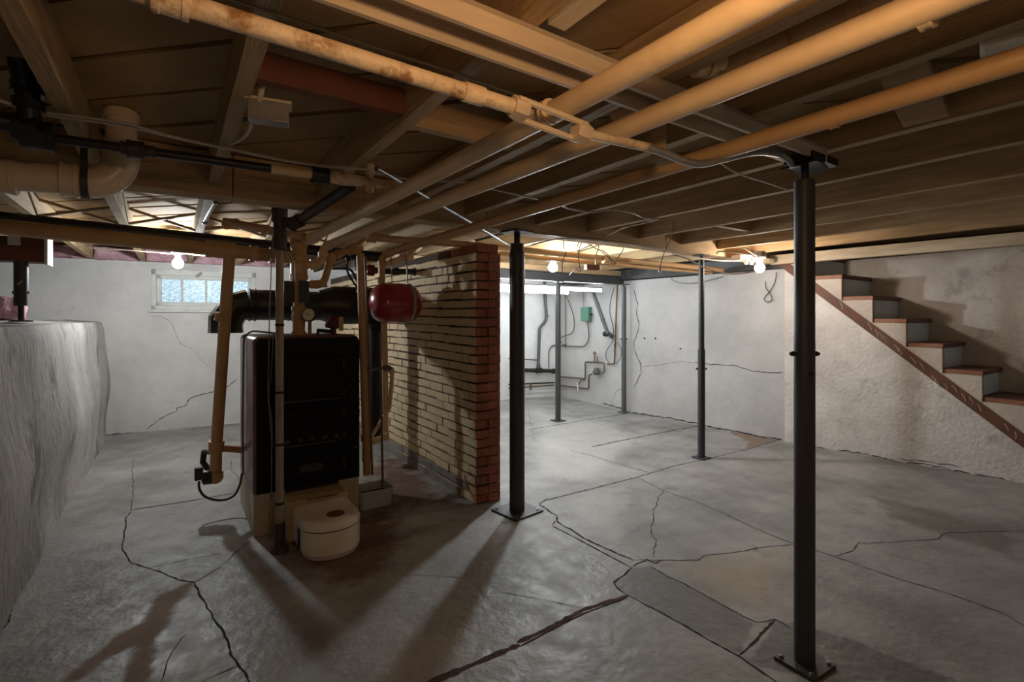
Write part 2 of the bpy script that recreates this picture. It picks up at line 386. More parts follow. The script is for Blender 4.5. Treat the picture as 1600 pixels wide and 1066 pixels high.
pcrack([(1228, 691), (1300, 703), (1400, 719), (1500, 737), (1600, 757)], .013, 21)
pcrack([(1405, 716), (1440, 722), (1470, 728), (1498, 733)], .009, 22)
o = mb.build('wall_under_stairs', ['plaster_rough', 'crack'], smooth=False); struct(o, 'stained rough plaster wall below the stair stringer')
# wall on the far side of the stairs, standing back by the stair width
mb = MB(); mb.box((6.41, 2.4, 1.0), (.2, 10.4, 2.0)); mb.box((6.7, 2.4, 1.15), (.2, 10.6, 2.3), mi=1)
o = mb.build('wall_stair', ['plaster_rough', 'mortar'], smooth=False); struct(o, 'tan plaster wall beyond the stair treads')
# low retaining wall of the crawlspace, bulging
mb = MB(); ny, nz = 60, 16
def lwx(y, z):
    return -.655+.055*math.exp(-((z-.55)/.35)**2)*(1 if y > 2 else .6)+.03*(1-z/1.3)**6+.012*math.sin(y*2.3+z*4)+.006*math.sin(y*9)
grid = []
for i in range(ny+1):
    y = -2.6+(7.4+2.6)*i/ny
    row = [V((lwx(y, 1.305*k/nz), y, 1.305*k/nz)) for k in range(nz+1)]
    row[-1].x -= .02
    row.append(V((-1.0, y, 1.325+.01*math.sin(y*7))))
    grid.append(row)
b = len(mb.v); nn = nz+2
for r in grid: mb.v += r
for i in range(ny):
    for k in range(nn-1):
        mb.f.append([b+i*nn+k, b+(i+1)*nn+k, b+(i+1)*nn+k+1, b+i*nn+k+1]); mb.m.append(0)
mb.box((-2.6, 2.4, .66), (3.25, 10.2, 1.325))
o = mb.build('wall_left', 'plaster_left', sharp=60); struct(o, 'low bulging stained retaining wall of the crawlspace')
mb = MB(); mb.box((-4.3, 2.4, 1.15), (.2, 10.6, 2.3)); o = mb.build('wall_crawlspace', 'plaster'); struct(o)
mb = MB(); mb.box((1.2, -2.7, 1.15), (11.2, .2, 2.3)); o = mb.build('wall_near', 'plaster'); struct(o)
# ---------------------------------------------------------------- floor
x0, x1, y0, y1, st = -.9, 6.4, -2.65, 7.5, .03
nx, nyy = int((x1-x0)/st)+1, int((y1-y0)/st)+1
gx, gy = np.meshgrid(x0+st*np.arange(nx), y0+st*np.arange(nyy), indexing='ij')
vx = np.stack([gx.ravel(), gy.ravel(), np.zeros(nx*nyy)], 1)
idx = np.arange(nx*nyy).reshape(nx, nyy)
fs = np.stack([idx[:-1, :-1].ravel(), idx[1:, :-1].ravel(), idx[1:, 1:].ravel(), idx[:-1, 1:].ravel()], 1)
def field(polys, soft=.06):
    out = np.zeros(nx*nyy); P = vx[:, :2]
    for uv in polys:
        q = np.array([(p.x, p.y) for p in (W(u, v) for u, v in uv)])
        ins = np.zeros(len(P), bool); dist = np.full(len(P), 9.)
        for i in range(len(q)):
            a, b_ = q[i], q[(i+1) % len(q)]
            c = ((a[1] > P[:, 1]) != (b_[1] > P[:, 1])) & (P[:, 0] < (b_[0]-a[0])*(P[:, 1]-a[1])/((b_[1]-a[1]) or 1e-9)+a[0])
            ins ^= c
            d = b_-a; t = np.clip(((P-a)@d)/(d@d+1e-12), 0, 1); dist = np.minimum(dist, np.linalg.norm(P-(a+t[:, None]*d), axis=1))
        s = np.where(ins, dist, -dist); out = np.maximum(out, np.clip(.5+s/(2*soft), 0, 1))
    return out
FIELDS = {
 'rust': (field([[(410, 850), (450, 915), (560, 935), (650, 880), (640, 800), (720, 790), (660, 726), (600, 700), (560, 740), (560, 800)]], .25)*.72  # boiler's shade painted as brown tint, plus faint rust along the joint
          + field([[(560, 1066), (690, 1066), (980, 935), (960, 925), (700, 1030)]], .1)*.35).clip(0, 1),
 'dirt': field([[(310, 905), (285, 935), (266, 965), (247, 1000), (234, 1070), (192, 1070), (202, 1025), (209, 983), (225, 958), (242, 936), (282, 914)], [(214, 976), (226, 1000), (166, 1030), (112, 1070), (88, 1070), (150, 1018)], [(1162, 703), (1223, 687), (1150, 672), (1140, 676), (1170, 690)]], .055),
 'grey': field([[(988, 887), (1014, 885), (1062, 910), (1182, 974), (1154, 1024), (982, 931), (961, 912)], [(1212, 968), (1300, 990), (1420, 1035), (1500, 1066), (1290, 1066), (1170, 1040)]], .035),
 'tan': field([[(1000, 880), (1240, 850), (1230, 970), (1190, 970), (1070, 905)]], .25)*.8,
 'pale': field([[(870, 800), (880, 770), (990, 748), (1000, 850), (960, 858)], [(250, 1060), (300, 925), (340, 960), (360, 1030)], [(830, 740), (830, 640), (960, 660), (1000, 690), (930, 760)]], .2)*.7,  # lighter patches; the one by the dirt strip paints bulb glare
 'wet': field([[(1350, 770), (1500, 805), (1600, 826), (1600, 880), (1500, 850), (1380, 810)]], .12)*.75  # two patches darker than the slab around them
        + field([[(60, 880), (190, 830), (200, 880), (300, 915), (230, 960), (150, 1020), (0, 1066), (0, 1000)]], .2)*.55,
}
mb = MB()
def fcr(uv, w=.006, jit=.005, seed=1, mi=1): mb.ribbon([W(u, v) for u, v in uv], w*(.78 if mi == 1 else .85), jit=jit*.8, mi=mi, seed=seed)
fcr([(842, 788), (852, 781), (860, 780), (921, 765), (996, 746), (1047, 730), (1096, 719), (1162, 704), (1223, 686)], .014, .002, 31)
fcr([(825, 672), (918, 656), (978, 647)], .022, .003, 32)
fcr([(924, 699), (987, 685), (1090, 666), (1108, 663)], .026, .004, 33)
fcr([(891, 704), (924, 712), (950, 721), (1016, 739)], .010, .003, 34)
fcr([(952, 679), (970, 681), (993, 683)], .010, .004, 35)
fcr([(997, 747), (1024, 761), (1037, 767), (1096, 787), (1154, 813), (1197, 833), (1240, 850), (1277, 861), (1304, 870), (1390, 901), (1459, 921), (1528, 945), (1572, 961), (1596, 978), (1640, 1000)], .008, .004, 36)
fcr([(1037, 767), (1026, 778), (1024, 793), (1019, 810), (1017, 830), (1027, 845), (1020, 872)], .008, .010, 37)
fcr([(990, 876), (1033, 876), (1090, 875), (1105, 867), (1165, 863), (1194, 856), (1240, 852)], .008, .007, 38)
fcr([(1304, 869), (1328, 861), (1342, 848), (1397, 848), (1466, 842), (1476, 834), (1531, 830), (1600, 830)], .006, .006, 39)
fcr([(842, 788), (852, 794), (869, 806), (869, 816), (895, 830), (924, 847), (967, 865), (990, 876)], .017, .006, 40)
fcr([(863, 822), (924, 854), (973, 880), (988, 888)], .012, .001, 41)
fcr([(863, 822), (869, 812)], .012, .002, 42)
fcr([(988, 888), (976, 900), (961, 911), (966, 920), (982, 931)], .012, .006, 43)
fcr([(982, 931), (1040, 961), (1100, 995), (1154, 1026), (1212, 1066), (1260, 1105)], .012, .004, 44)
fcr([(1154, 1024), (1180, 998), (1211, 968)], .014, .004, 45)
fcr([(1014, 885), (1062, 910), (1120, 940), (1182, 973), (1211, 968), (1240, 985)], .008, .006, 46)
fcr([(988, 885), (1010, 873), (1025, 880), (1033, 876)], .014, .008, 47)
fcr([(982, 931), (912, 953), (860, 982), (808, 1005)], .036, .0015, 48, 2)
fcr([(812, 1008), (760, 1030), (670, 1068), (560, 1118)], .034, .0012, 49, 2)
fcr([(980, 935), (912, 959), (811, 1011)], .009, .001, 50)
fcr([(387, 1064), (366, 1026), (350, 990), (328, 953), (315, 930), (312, 919), (305, 911)], .011, .005, 51)
fcr([(440, 1140), (387, 1064)], .012, .005, 51)
fcr([(305, 911), (343, 889), (366, 866), (380, 856), (392, 843)], .008, .004, 52)
fcr([(305, 911), (280, 905), (251, 894), (204, 879), (190, 862), (192, 831), (198, 809), (206, 800)], .011, .006, 53)
fcr([(206, 800), (207, 750), (208, 717)], .006, .006, 54)
fcr([(206, 797), (290, 784), (371, 770)], .018, .001, 55)
fcr([(229, 889), (290, 875), (347, 864)], .004, .002, 56)
fcr([(293, 991), (267, 1018), (255, 1040), (250, 1066)], .005, .006, 57)
fcr([(370, 1041), (316, 1066)], .005, .003, 58)
fcr([(360, 718), (358, 733), (372, 745), (378, 760)], .006, .008, 59)
fcr([(782, 926), (840, 936), (912, 951)], .004, .003, 61)
fcr([(620, 898), (700, 901), (735, 905)], .003, .003, 62)
fcr([(0, 992), (19, 947), (51, 874), (88, 794), (114, 759), (150, 672)], .010, .010, 63)
fcr([(835, 690), (825, 640)], .004, .003, 64)
fcr([(905, 655), (945, 665), (1000, 677)], .006, .004, 65)
fcr([(1040, 690), (1100, 700), (1160, 703)], .006, .004, 66)
fcr([(840, 600), (870, 606), (830, 612)], .01, .004, 67)
nb = len(vx); base_v = [tuple(r) for r in vx]
me = bpy.data.meshes.new('floor')
me.from_pydata(base_v+[tuple(p) for p in mb.v]+[(-4.6, -3, -.02), (7, -3, -.02), (7, 8, -.02), (-4.6, 8, -.02)], [], fs.tolist()+[[nb+i for i in f] for f in mb.f]+[[nb+len(mb.v)+i for i in range(4)]])
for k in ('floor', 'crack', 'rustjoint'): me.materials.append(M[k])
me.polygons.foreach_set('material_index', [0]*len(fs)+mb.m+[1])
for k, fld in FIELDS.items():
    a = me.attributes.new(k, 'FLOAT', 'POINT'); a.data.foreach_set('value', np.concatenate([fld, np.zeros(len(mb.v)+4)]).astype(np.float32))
o = bpy.data.objects.new('floor', me); COL.objects.link(o); struct(o, 'cracked grey concrete floor with rusty joints')
# ---------------------------------------------------------------- ceiling boards (diagonal) with gaps
mb = MB(); bw = .262; d1 = V((1, -1, 0)).normalized(); d2 = V((1, 1, 0)).normalized()
c0 = W(120, 95, ZS).dot(d2)
ang = math.atan2(d1.y, d1.x); Rz = Matrix.Rotation(ang, 3, 'Z')
for k in range(-26, 34):
    s = c0+k*bw
    # strip s..s+bw in d2, clipped to the room by sampling its length
    ts = [t*.05 for t in range(-240, 240) if -4.3 < (d2*(s+bw/2)+d1*(t*.05)).x < 6.7 and -2.7 < (d2*(s+bw/2)+d1*(t*.05)).y < 7.6]
    if not ts: continue
    c = d2*(s+bw/2)+d1*((ts[0]+ts[-1])/2); L = ts[-1]-ts[0]+.2
    tilt = random.uniform(-.006, .006)
    mb.box((c.x, c.y, ZS+.012+abs(tilt)), (L, bw-random.uniform(.022, .032), .02), Rz@Matrix.Rotation(tilt, 3, 'X'))
mb.box((1.2, 2.4, 2.27), (11.4, 11.2, .06), mi=1)
o = mb.build('ceiling', ['board', 'crack'], smooth=False); struct(o, 'diagonal subfloor boards seen between the joists')
# ---------------------------------------------------------------- window
wn = bpy.data.objects.new('window_1', None); COL.objects.link(wn); wn.location = BP((WS0+WS1)/2, WZ0, .0); struct(wn, 'small three-pane basement window with pebbled glass')
def bbox(mb, s0, s1, z0, z1, o0, o1, mi=0): mb.prism([BP(s0, z0, o0), BP(s1, z0, o0), BP(s1, z1, o0), BP(s0, z1, o0)], bn*(o1-o0), mi)
mb = MB(); fw = .05
for a in ((WS0, WS1, WZ1-.07, WZ1), (WS0, WS1, WZ0, WZ0+.05), (WS0, WS0+fw, WZ0, WZ1), (WS1-fw, WS1, WZ0, WZ1)): bbox(mb, *a, .0, .16)
bbox(mb, WS0-.02, WS1+.02, WZ0-.03, WZ0, -.03, .05)
mb.build('window_frame', 'white', wn, bevel=.004)
mb = MB(); a0, a1, b0, b1 = WS0+fw, WS1-fw, WZ0+.05, WZ1-.07
for a in ((a0, a1, b1-.045, b1), (a0, a1, b0, b0+.045), (a0, a0+.045, b0, b1), (a1-.045, a1, b0, b1)): bbox(mb, *a, .03, .08)
nP = 4; pw = (a1-a0)/nP
for k in range(1, nP): bbox(mb, a0+pw*k-.011, a0+pw*k+.011, b0, b1, .035, .075)
mb.build('window_sash', 'white', wn, bevel=.003)
for k in range(nP):
    mb = MB(); bbox(mb, a0+pw*k+.005, a0+pw*(k+1)-.005, b0+.02, b1-.02, .052, .058); mb.build('window_pane', 'glass', wn, smooth=False)
p = PL(315, 426, BA, BB, .03); q = PL(306, 433, BA, BB, .03)
MB().bar(p, q, .03, .012, up=tuple(bn)).build('window_latch', 'conduit', wn)
# ---------------------------------------------------------------- girder, joists, bridging
YG = 2.92
mb = MB(); xs = [-4.0, -1.2, .25, 1.75, 3.6, 5.35]
for i in range(len(xs)-1): mb.box(((xs[i]+xs[i+1])/2, YG, 2.065), (xs[i+1]-xs[i]-.004, .14, .215))
tag(mb.build('girder', 'joist_x', bevel=.004), 'long timber girder crossing the room above the two middle posts', 'beam')
JX = [-.77, -.29, .17, .668, 1.15, 1.60, 2.175, 2.675, 3.26, 3.83, 4.40, 5.0]
ORD = ['first', 'second', 'third', 'fourth', 'fifth', 'sixth', 'seventh', 'eighth', 'ninth', 'tenth', 'eleventh', 'twelfth']
def joist(x, ya, yb, w=.048, z0=ZJ, label='', grp=None, m='joist', zt=ZS-.001):
    mb = MB(); n = max(2, int((yb-ya)/.25)); R = random.Random(x*100+ya); bow = R.uniform(-.006, .006)
    rows = []
    for i in range(n+1):
        t = i/n; y = ya+(yb-ya)*t; dx = bow*math.sin(math.pi*t)+R.uniform(-.0012, .0012); dz = R.uniform(-.0015, .0015)
        rows.append([V((x-w/2+dx, y, z0+dz)), V((x+w/2+dx, y, z0+dz)), V((x+w/2+dx, y, zt)), V((x-w/2+dx, y, zt))])
    b = 0
    for r in rows: mb.v += r
    for i in range(n):
        for k in range(4):
            k2 = (k+1) % 4; mb.f.append([4*i+k, 4*i+k2, 4*i+4+k2, 4*i+4+k]); mb.m.append(0)
    mb.f += [[3, 2, 1, 0], [4*n, 4*n+1, 4*n+2, 4*n+3]]; mb.m += [0, 0]
    return tag(mb.build('ceiling_joist', m, sharp=30), label, 'joist', grp)
for i, x in enumerate(JX):
    joist(x, -2.55, YG-.072, label=f'{ORD[i]} near-side ceiling joist counted from the crawlspace wall, ending on the girder', grp='ceiling joists on the near side of the girder')
    yb = backY(x)-.01 if i < 4 else backY(x)-.02
    joist(x, YG+.072, yb+.1, label=f'{ORD[i]} far-side ceiling joist counted from the crawlspace wall, beyond the girder', grp='ceiling joists beyond the girder')
for k, x in enumerate((-1.25, -1.75)):
    joist(x, YG+.072, backY(x)+.1, label=('ceiling joist above the crawlspace ledge, nearer the low wall', 'ceiling joist above the crawlspace ledge, deeper in')[k], grp='ceiling joists over the crawlspace')
    joist(x, -2.55, YG-.072, label=('near-side joist over the crawlspace, closest to the low wall', 'near-side joist over the crawlspace, second in')[k], grp='ceiling joists over the crawlspace')
joist(.742, -1.0, .90, w=.05, z0=ZJ+.012, label='short splintered joist sistered beside the fourth joist', m='rawwood')
def block(a, b, w, z0, z1, name, label, m, grp=None):
    a, b = V((*a, (z0+z1)/2)), V((*b, (z0+z1)/2))
    return tag(MB().bar(a, b, w, z1-z0).build(name, m, bevel=.002), label, 'blocking', grp)
block((.195, 1.60), (.643, 1.60), .045, 2.035, 2.12, 'blocking_board', 'red-brown blocking board between two joists behind the metal junction box', 'redwood')
block((.693, 1.66), (1.125, 1.66), .045, 2.03, 2.13, 'blocking_board', 'tan blocking board between joists behind the rusty tie rod', 'joist_x')
block((3.29, 2.2), (3.80, 2.2), .045, 2.04, 2.17, 'blocking_board', 'blocking board between far joists near the middle thin post', 'joist_x')
# cross bridging
BL = {0: 'over the crawlspace wall', 1: 'behind the plastic drain elbow', 2: 'above the boiler flue elbow', 3: 'above the boiler riser'}
for i in range(4):
    a, b = JX[i]+.025, JX[i+1]-.025
    for j, (za, zb) in enumerate(((ZJ+.015, ZS-.02), (ZS-.02, ZJ+.015))):
        yy = 4.55+.06*j
        tag(MB().bar((a, yy, za), (b, yy, zb), .045, .018, up=(0, 0, 1)).build('bridging_strut', 'joist', bevel=.002),
            f'thin diagonal bridging strut {BL[i]}, rising {"away from" if j == 0 else "towards"} the crawlspace', 'bridging', 'cross bridging beyond the girder')
tag(MB().bar((1.78, .58, 2.165), (2.135, .60, 2.03), .125, .02).build('bridging_strut', 'joist', bevel=.003), 'wide slanted bridging board between joists over the third heating pipe', 'bridging', 'cross bridging on the near side')
tag(MB().bar((1.64, .30, 2.03), (2.10, .40, 2.165), .11, .035).build('bridging_strut', 'rawwood', bevel=.012), 'chunky slanted wood block beside the wide bridging board', 'bridging', 'cross bridging on the near side')
# stair opening header, pale double member under bulb
hd = PL(1600, 358, (5.45, 3), (5.6, 0))
mb = MB(); mb.bar((5.36, 2.84, 1.975), (5.66, -.6, 1.975), .09, .10)
tag(mb.build('stair_header', 'rawwood', bevel=.004), 'pale lit timber running along the top of the stair opening', 'beam')
mb = MB(); mb.box((4.85, 2.76, 1.94), (.62, .10, .05)); mb.box((4.62, 2.70, 1.90), (.03, .03, .05), mi=0); mb.box((4.72, 2.70, 1.90), (.03, .03, .05))
tag(mb.build('timber_cleat', 'rawwood', bevel=.003), 'short pale timber cleat beside the warm bulb', 'timber')
mb = MB(); mb.bar((5.50, 6.6, 1.965), (5.34, 4.87, 1.965), .10, .13); mb.bar((5.34, 4.87, 1.965), (5.45, 2.99, 1.965), .10, .13)
mb.bar((5.62, 6.7, 2.0), (5.62, 2.8, 2.0), .1, .35)
tag(mb.build('sill_beam', 'darksteel'), 'dark sill along the top of the far plaster wall', 'beam')
# steel I-beam on the far posts
mb = MB(); Yb = 5.02
mb.box((3.65, Yb, 1.836), (3.5, .10, .012)); mb.box((3.65, Yb, 1.944), (3.5, .10, .012)); mb.box((3.65, Yb, 1.89), (3.5, .012, .10))
tag(mb.build('steel_beam', 'darksteel'), 'dark steel I-beam carried by the two far posts near the fluorescent lamps', 'beam')
mb = MB(); mb.box((3.65, Yb, 1.985), (3.5, .09, .07)); tag(mb.build('beam_packer', 'joist_x'), 'flat timber packer lying on the far steel beam', 'timber')
# steel channel under the near joists
mb = MB(); yc = .955
mb.box((.98, yc, 2.012), (2.28, .10, .012)); mb.box((.98, yc-.044, 1.99), (2.28, .012, .055)); mb.box((.98, yc+.044, 1.99), (2.28, .012, .055))
tag(mb.build('steel_channel', 'channel'), 'cream painted steel channel held under the joists by the nearest post', 'beam')
# ---------------------------------------------------------------- posts
def post(x, y, r, ztop, zsplit, r2, plate, label, m='post', pins=(), holes=(), rot=0., screw=.05, topplate=.11, saddle=False):
    t = thing('support_post', (x, y, 0), label, 'post', 'steel support posts')
    R = Matrix.Rotation(rot, 3, 'Z')
    mb = MB().box((x, y, .006), (plate, plate, .012), R); pl = mb.build('base_plate', m, t, bevel=.002)
    if plate > .15:
        for sx in (-1, 1):
            for sy in (-1, 1):
                c = V((x, y, .012))+R@V((sx*plate*.38, sy*plate*.38, 0)); MB().lathe(c, (0, 0, 1), [(0, .009), (.007, .009), (.009, .005)], 6).build('plate_bolt', 'steel', pl)
    zs = ztop-screw
    prof = [(.012, r), (zsplit, r)]
    MB().lathe((x, y, 0), (0, 0, 1), prof, 28).build('outer_tube', m, t)
    if zsplit < zs-.01:
        MB().lathe((x, y, 0), (0, 0, 1), [(zsplit-.01, r2), (zs, r2)], 24).build('inner_tube', m, t)
    MB().lathe((x, y, 0), (0, 0, 1), [(zs-.004, r2*1.0), (zs+.004, r2*.8), (zs+.006, r*.42), (ztop-.01, r*.42)], 16).build('jack_screw', 'black', t)
    tp = MB()
    if saddle:
        n = 9; prof = []
        for k in range(n): a = -1+2*k/(n-1); prof.append((a*.085, -.018*a*a))
        P = [V((x+dx*.9, y-.055, ztop-.001+dz)) for dx, dz in prof]+[V((x+dx*.9, y-.055, ztop-.009+dz)) for dx, dz in reversed(prof)]
        tp.prism(P, (0, .11, 0)); tp.box((x, y, ztop+.012), (.10, .11, .03))
        tp.box((x+.11, y, ztop+.022), (.14, .09, .03))
    else: tp.box((x, y, ztop-.005), (topplate, topplate, .01), R)
    tp.build('top_plate', 'black', t, bevel=.001)
    for z, ang in pins:
        d = V((math.cos(ang), math.sin(ang), 0))
        MB().tube([V((x, y, z))-d*(r+.02), V((x, y, z))+d*(r+.02)], .007, 8).build('pin', 'black', t)
        for sg in (-1, 1): MB().lathe(V((x, y, z))+d*sg*(r+.003), d*sg, [(0, .010), (.010, .010)], 6).build('pin_nut', 'black', t)
    for z, ang in holes:
        d = V((math.cos(ang), math.sin(ang), 0)); MB().lathe(V((x, y, z))+d*(r-.004), d, [(0, .009), (.0046, .009)], 12).build('pin_hole', 'crack', t)
    return t
AV = math.atan2(RY, RX)                      # direction across the view
TC = math.atan2(-FY, -FX)                    # towards the camera
b1 = W(1257, 1037)
post(b1.x, b1.y, .037, 1.955, 1.60-.35, .0365, .155, 'nearest dark post, under the steel channel, with a black bolt through it', pins=((1.21, AV),), holes=((1.135, TC+.1),), rot=math.radians(-3), screw=.07, saddle=True)
b2 = W(808, 799)
t2 = post(b2.x, b2.y, .053, 1.955, 1.80, .044, .26, 'thick dark post beside the brick wall end', rot=math.radians(8), screw=.09, topplate=.17)
MB().lathe((b2.x, b2.y, 0), (0, 0, 1), [(1.80, .053), (1.825, .046), (1.868, .046)], 24).build('collar', 'post', t2)
b3 = W(1096, 716)
post(b3.x, b3.y, .034, 1.955, 1.05, .027, .13, 'slim dark post under the girder below the warm bulb end', pins=((.86, AV),), holes=((.80, TC), (1.15, TC)), screw=.05, topplate=.12)
b4 = W(865, 656)
post(b4.x, Yb, .036, 1.83, 1.2, .035, .15, 'thin dark far post standing in front of the fluorescent lamps', screw=.03)
b5 = W(980, 642)
post(5.31, 4.93, .034, 1.83, 1.0, .033, .13, 'grey far post close against the plaster wall', m='postgrey', screw=.03, pins=((1.05, AV),))
# ---------------------------------------------------------------- lights
def bulb(p, mt, label, box=True, r=.045, up=.10):
    p = V(p); t = thing('ceiling_bulb', p+V((0, 0, up+.03)), label, 'light bulb', 'bare light bulbs')
    MB().lathe(p, (0, 0, 1), [(-r, .004), (-r*.93, r*.4), (-r*.7, r*.72), (-r*.3, r*.96), (0, r), (r*.4, r*.93), (r*.9, r*.6), (r*1.3, r*.42), (r*1.45, r*.40)], 20).build('bulb', mt, t)
    MB().lathe(p, (0, 0, 1), [(r*1.3, .018), (r*1.45, .022), (max(up-.02, r*1.5), .024), (up-.012, .05), (up, .056), (up+.006, .056)], 20).build('lamp_holder', 'porcelain', t)
    if box: MB().lathe(p, (0, 0, 1), [(up+.006, .054), (up+.05, .054)], 8).build('junction_box', 'galv', t)
    return t
B1 = PD(278, 412, 4.55); B2 = PD(864, 418, 4.90); B3 = PD(1187, 419, 4.72)
bulb(B1, 'bulb_cool', 'glowing bare bulb in front of the basement window', up=.105)
bulb(B2, 'bulb_cool_b', 'glowing bare bulb beside the thick post, above the fluorescent lamps', up=.105)
bulb(B3, 'bulb_warm', 'warm glowing bare bulb by the top of the stairs', up=.105)
bulb((.43, .17, 1.76), 'bulb_near', 'warm bare bulb hanging under the near joists over the viewpoint', up=.20)
def fluor(y, xa, xb, z, label):
    t = thing('fluorescent_lamp', ((xa+xb)/2, y, z+.06), label, 'fluorescent lamp', 'fluorescent strip lamps')
    MB().box(((xa+xb)/2, y, z+.05), (xb-xa+.05, .06, .025)).build('housing', 'galv', t, bevel=.004)
    for dy in (-.022,):
        MB().tube([(xa, y+dy, z+.012), (xb, y+dy, z+.012)], .019, 12).build('tube', 'tube', t)
    for x in (xa-.015, xb+.015): MB().box((x, y, z+.02), (.03, .08, .06)).build('end_socket', 'white', t, bevel=.003)
    for x in (xa+.5, xb-.4):
        MB().tube([(x, y, z+.07), (x+.03, y, z+.14), (x-.02, y, z+.2)], .004, 6).build('chain', 'steel', t)
    return t
fluor(5.22, 2.75, 5.12, 1.735, 'long fluorescent strip just behind the far steel beam')
fluor(6.0, 2.75, 5.16, 1.735, 'second fluorescent strip hanging nearer the back wall')
# ---------------------------------------------------------------- long heating pipes
def run(name, pts, r, m, label, cat='pipe', group=None, fit=(), fil=0., n=16, fm=None):
    """a pipe run: one thing; couplings and elbows are its parts. fit: (point, direction, radius, width)"""
    P = fillet(pts, fil) if fil else [V(p) for p in pts]
    if not fit: return tag(MB().tube(P, r, n).build(name, m), label, cat, group)
    t = thing(name, pts[0], label, cat, group)
    MB().tube(P, r, n).build('pipe', m, t)
    for f in fit:
        nm = f[4] if len(f) > 4 else 'coupling'; mb = MB()
        ring(mb, f[0], f[1], f[2], f[3]); mb.build(nm, fm or m, t)
    return t
ZP = 1.88
Xd, Yd, Zd = V((1, 0, 0)), V((0, 1, 0)), V((0, 0, 1))
GH = 'long cream heating pipes under the joists'
r1 = PD(467, 400, 3.46)           # riser axis over the boiler
RXY = (r1.x, r1.y)
p1a = V((.815, -1.2, ZP)); p1b = V((RXY[0]+.03, RXY[1], ZP))
run('heating_pipe', [p1a, V((.81, .9, ZP)), p1b], .029, 'pipe', 'first long cream heating pipe, running from overhead to the boiler riser', group=GH, fit=[(V((.80, 1.0, ZP)), Yd, .031, .02), (V((.765, 3.45, ZP)), V((0, 1, 0)), .038, .09, 'elbow')])
e2 = PD(511, 384, 3.62)
run('heating_pipe', [V((1.085, -1.2, ZP)), V((1.04, 1.0, ZP)), e2, PD(505, 391, 3.6), PD(505, 406, 3.58), PD(494, 414, 3.55), PD(472, 414, 3.5)], .029, 'pipe', 'second long cream heating pipe, dropping by elbows into the riser tee', group=GH, fil=.05,
    fit=[(PD(513, 383.5, 3.6), e2-V((1.04, 1, ZP)), .034, .03), (PD(505, 398, 3.59), Zd, .035, .03), (PD(490, 414, 3.54), Xd, .036, .05), (V((1.07, .30, ZP)), Yd, .031, .02)])
e3 = PD(603, 397, 4.02)
run('heating_pipe', [V((1.42, -1.2, ZP)), V((1.44, 1.0, ZP)), e3, PD(597, 404, 4.0), PD(596.5, 442, 3.98)], .026, 'pipe_orange', 'third long tan heating pipe, turning down to the red tank', group=GH, fil=.06,
    fit=[(PD(609, 395.5, 4.0), e3-V((1.44, 1, ZP)), .032, .05, 'elbow'), (PD(596.5, 411, 3.99), Zd, .032, .04), (V((1.44, .60, ZP)), Yd, .028, .02)])
# strap hanger around third pipe
mb = MB()
h0 = V((1.21, .985, 1.98))
mb.bar(h0+V((0, 0, .03)), h0-V((0, 0, .15)), .055, .004, up=(1, 0, 0)); mb.bar(h0-V((0, 0, .15)), h0+V((.05, 0, -.155)), .05, .004)
tag(mb.build('strap_hanger', 'joist'), 'brown strap hanging from the steel channel beside the second heating pipe', 'hanger')
# boiler riser
rz = lambda v: PD(467, v, 3.46).z
t = thing('boiler_riser', (RXY[0], RXY[1], 1.23), 'fat cream riser of fittings standing on the boiler top', 'pipe')
ox = V((RXY[0], RXY[1], 0))
MB().lathe(ox, Zd, [(1.225, .052), (1.245, .050), (1.26, .040), (1.34, .042), (1.345, .047), (1.375, .047), (1.38, .042), (1.40, .044), (1.405, .049), (1.43, .049), (1.435, .036), (1.6, .034)], 20).build('reducer', 'pipe_orange', t)
MB().lathe(ox, Zd, [(1.60, .034), (1.62, .058), (1.65, .062), (1.655, .056), (1.74, .056), (1.745, .062), (1.775, .062), (1.78, .05), (1.83, .05), (1.835, .056), (1.87, .058), (1.905, .052), (1.915, .03)], 20).build('tee', 'pipe_orange', t)
for du, m_ in ((452, 'black'), (475, 'black')):
    c = PD(du, 456, 3.36); MB().box(c, (.06, .05, .145), Matrix.Rotation(-.35, 3, 'Z')).build('control_box', 'post', t, bevel=.004)
for du in (458, 463):
    MB().tube([PD(du, 470, 3.38), PD(du-2, 412, 3.38), PD(du-12, 395, 3.38)], .004, 6).build('wire', 'cablewhite', t)
# pipe main at left with its drop leg
ml = V((-1.9, 3.80, 1.90)); mr = V((RXY[0]-.05, RXY[1]+.05, 1.775))
def onmain(u):
    best = min((ml.lerp(mr, k/400) for k in range(401)), key=lambda p: abs((p.x*RX+p.y*RY)/(p.x*FX+p.y*FY)*F+800-u)); return best
dm = (mr-ml).normalized()
run('heating_main', [ml, mr], .044, 'pipe_orange', 'fat tan heating main crossing in front of the window bulb', fit=[(onmain(345), dm, .054, .17, 'tee'), (onmain(397), dm, .05, .05), (onmain(430), dm, .052, .08)])
run('black_main', [V((-1.9, 4.02, 1.955)), V((1.45, 4.02, 1.855))], .042, 'black', 'black iron main running just behind the fat tan heating main')
tp = onmain(358); bt = PD(338, 700, 3.38); be = PD(337, 742, 3.37)
dn = (bt-tp).normalized()
t = run('return_leg', [tp+dn*.03, bt, be], .036, 'pipe_orange', 'leaning tan return pipe dropping from the main beside the boiler', fit=[(PD(346.5, 495, 3.3), dn, .043, .055), (PD(338, 697, 3.38), dn, .047, .075, 'tee'), (PD(337.5, 742, 3.37), dn, .044, .05, 'elbow')])
MB().tube([bt, PD(378, 703, 3.52)], .024, 12).build('branch', 'pipe_orange', t)
MB().sphere(be-V((0, 0, .015)), .047, 16).build('elbow', 'pipe_orange', t)
MB().tube([PD(330, 706, 3.42), PD(319, 706, 3.45), PD(317, 722, 3.45), PD(326, 735, 3.42)], .02, 10).build('valve', 'black', t)
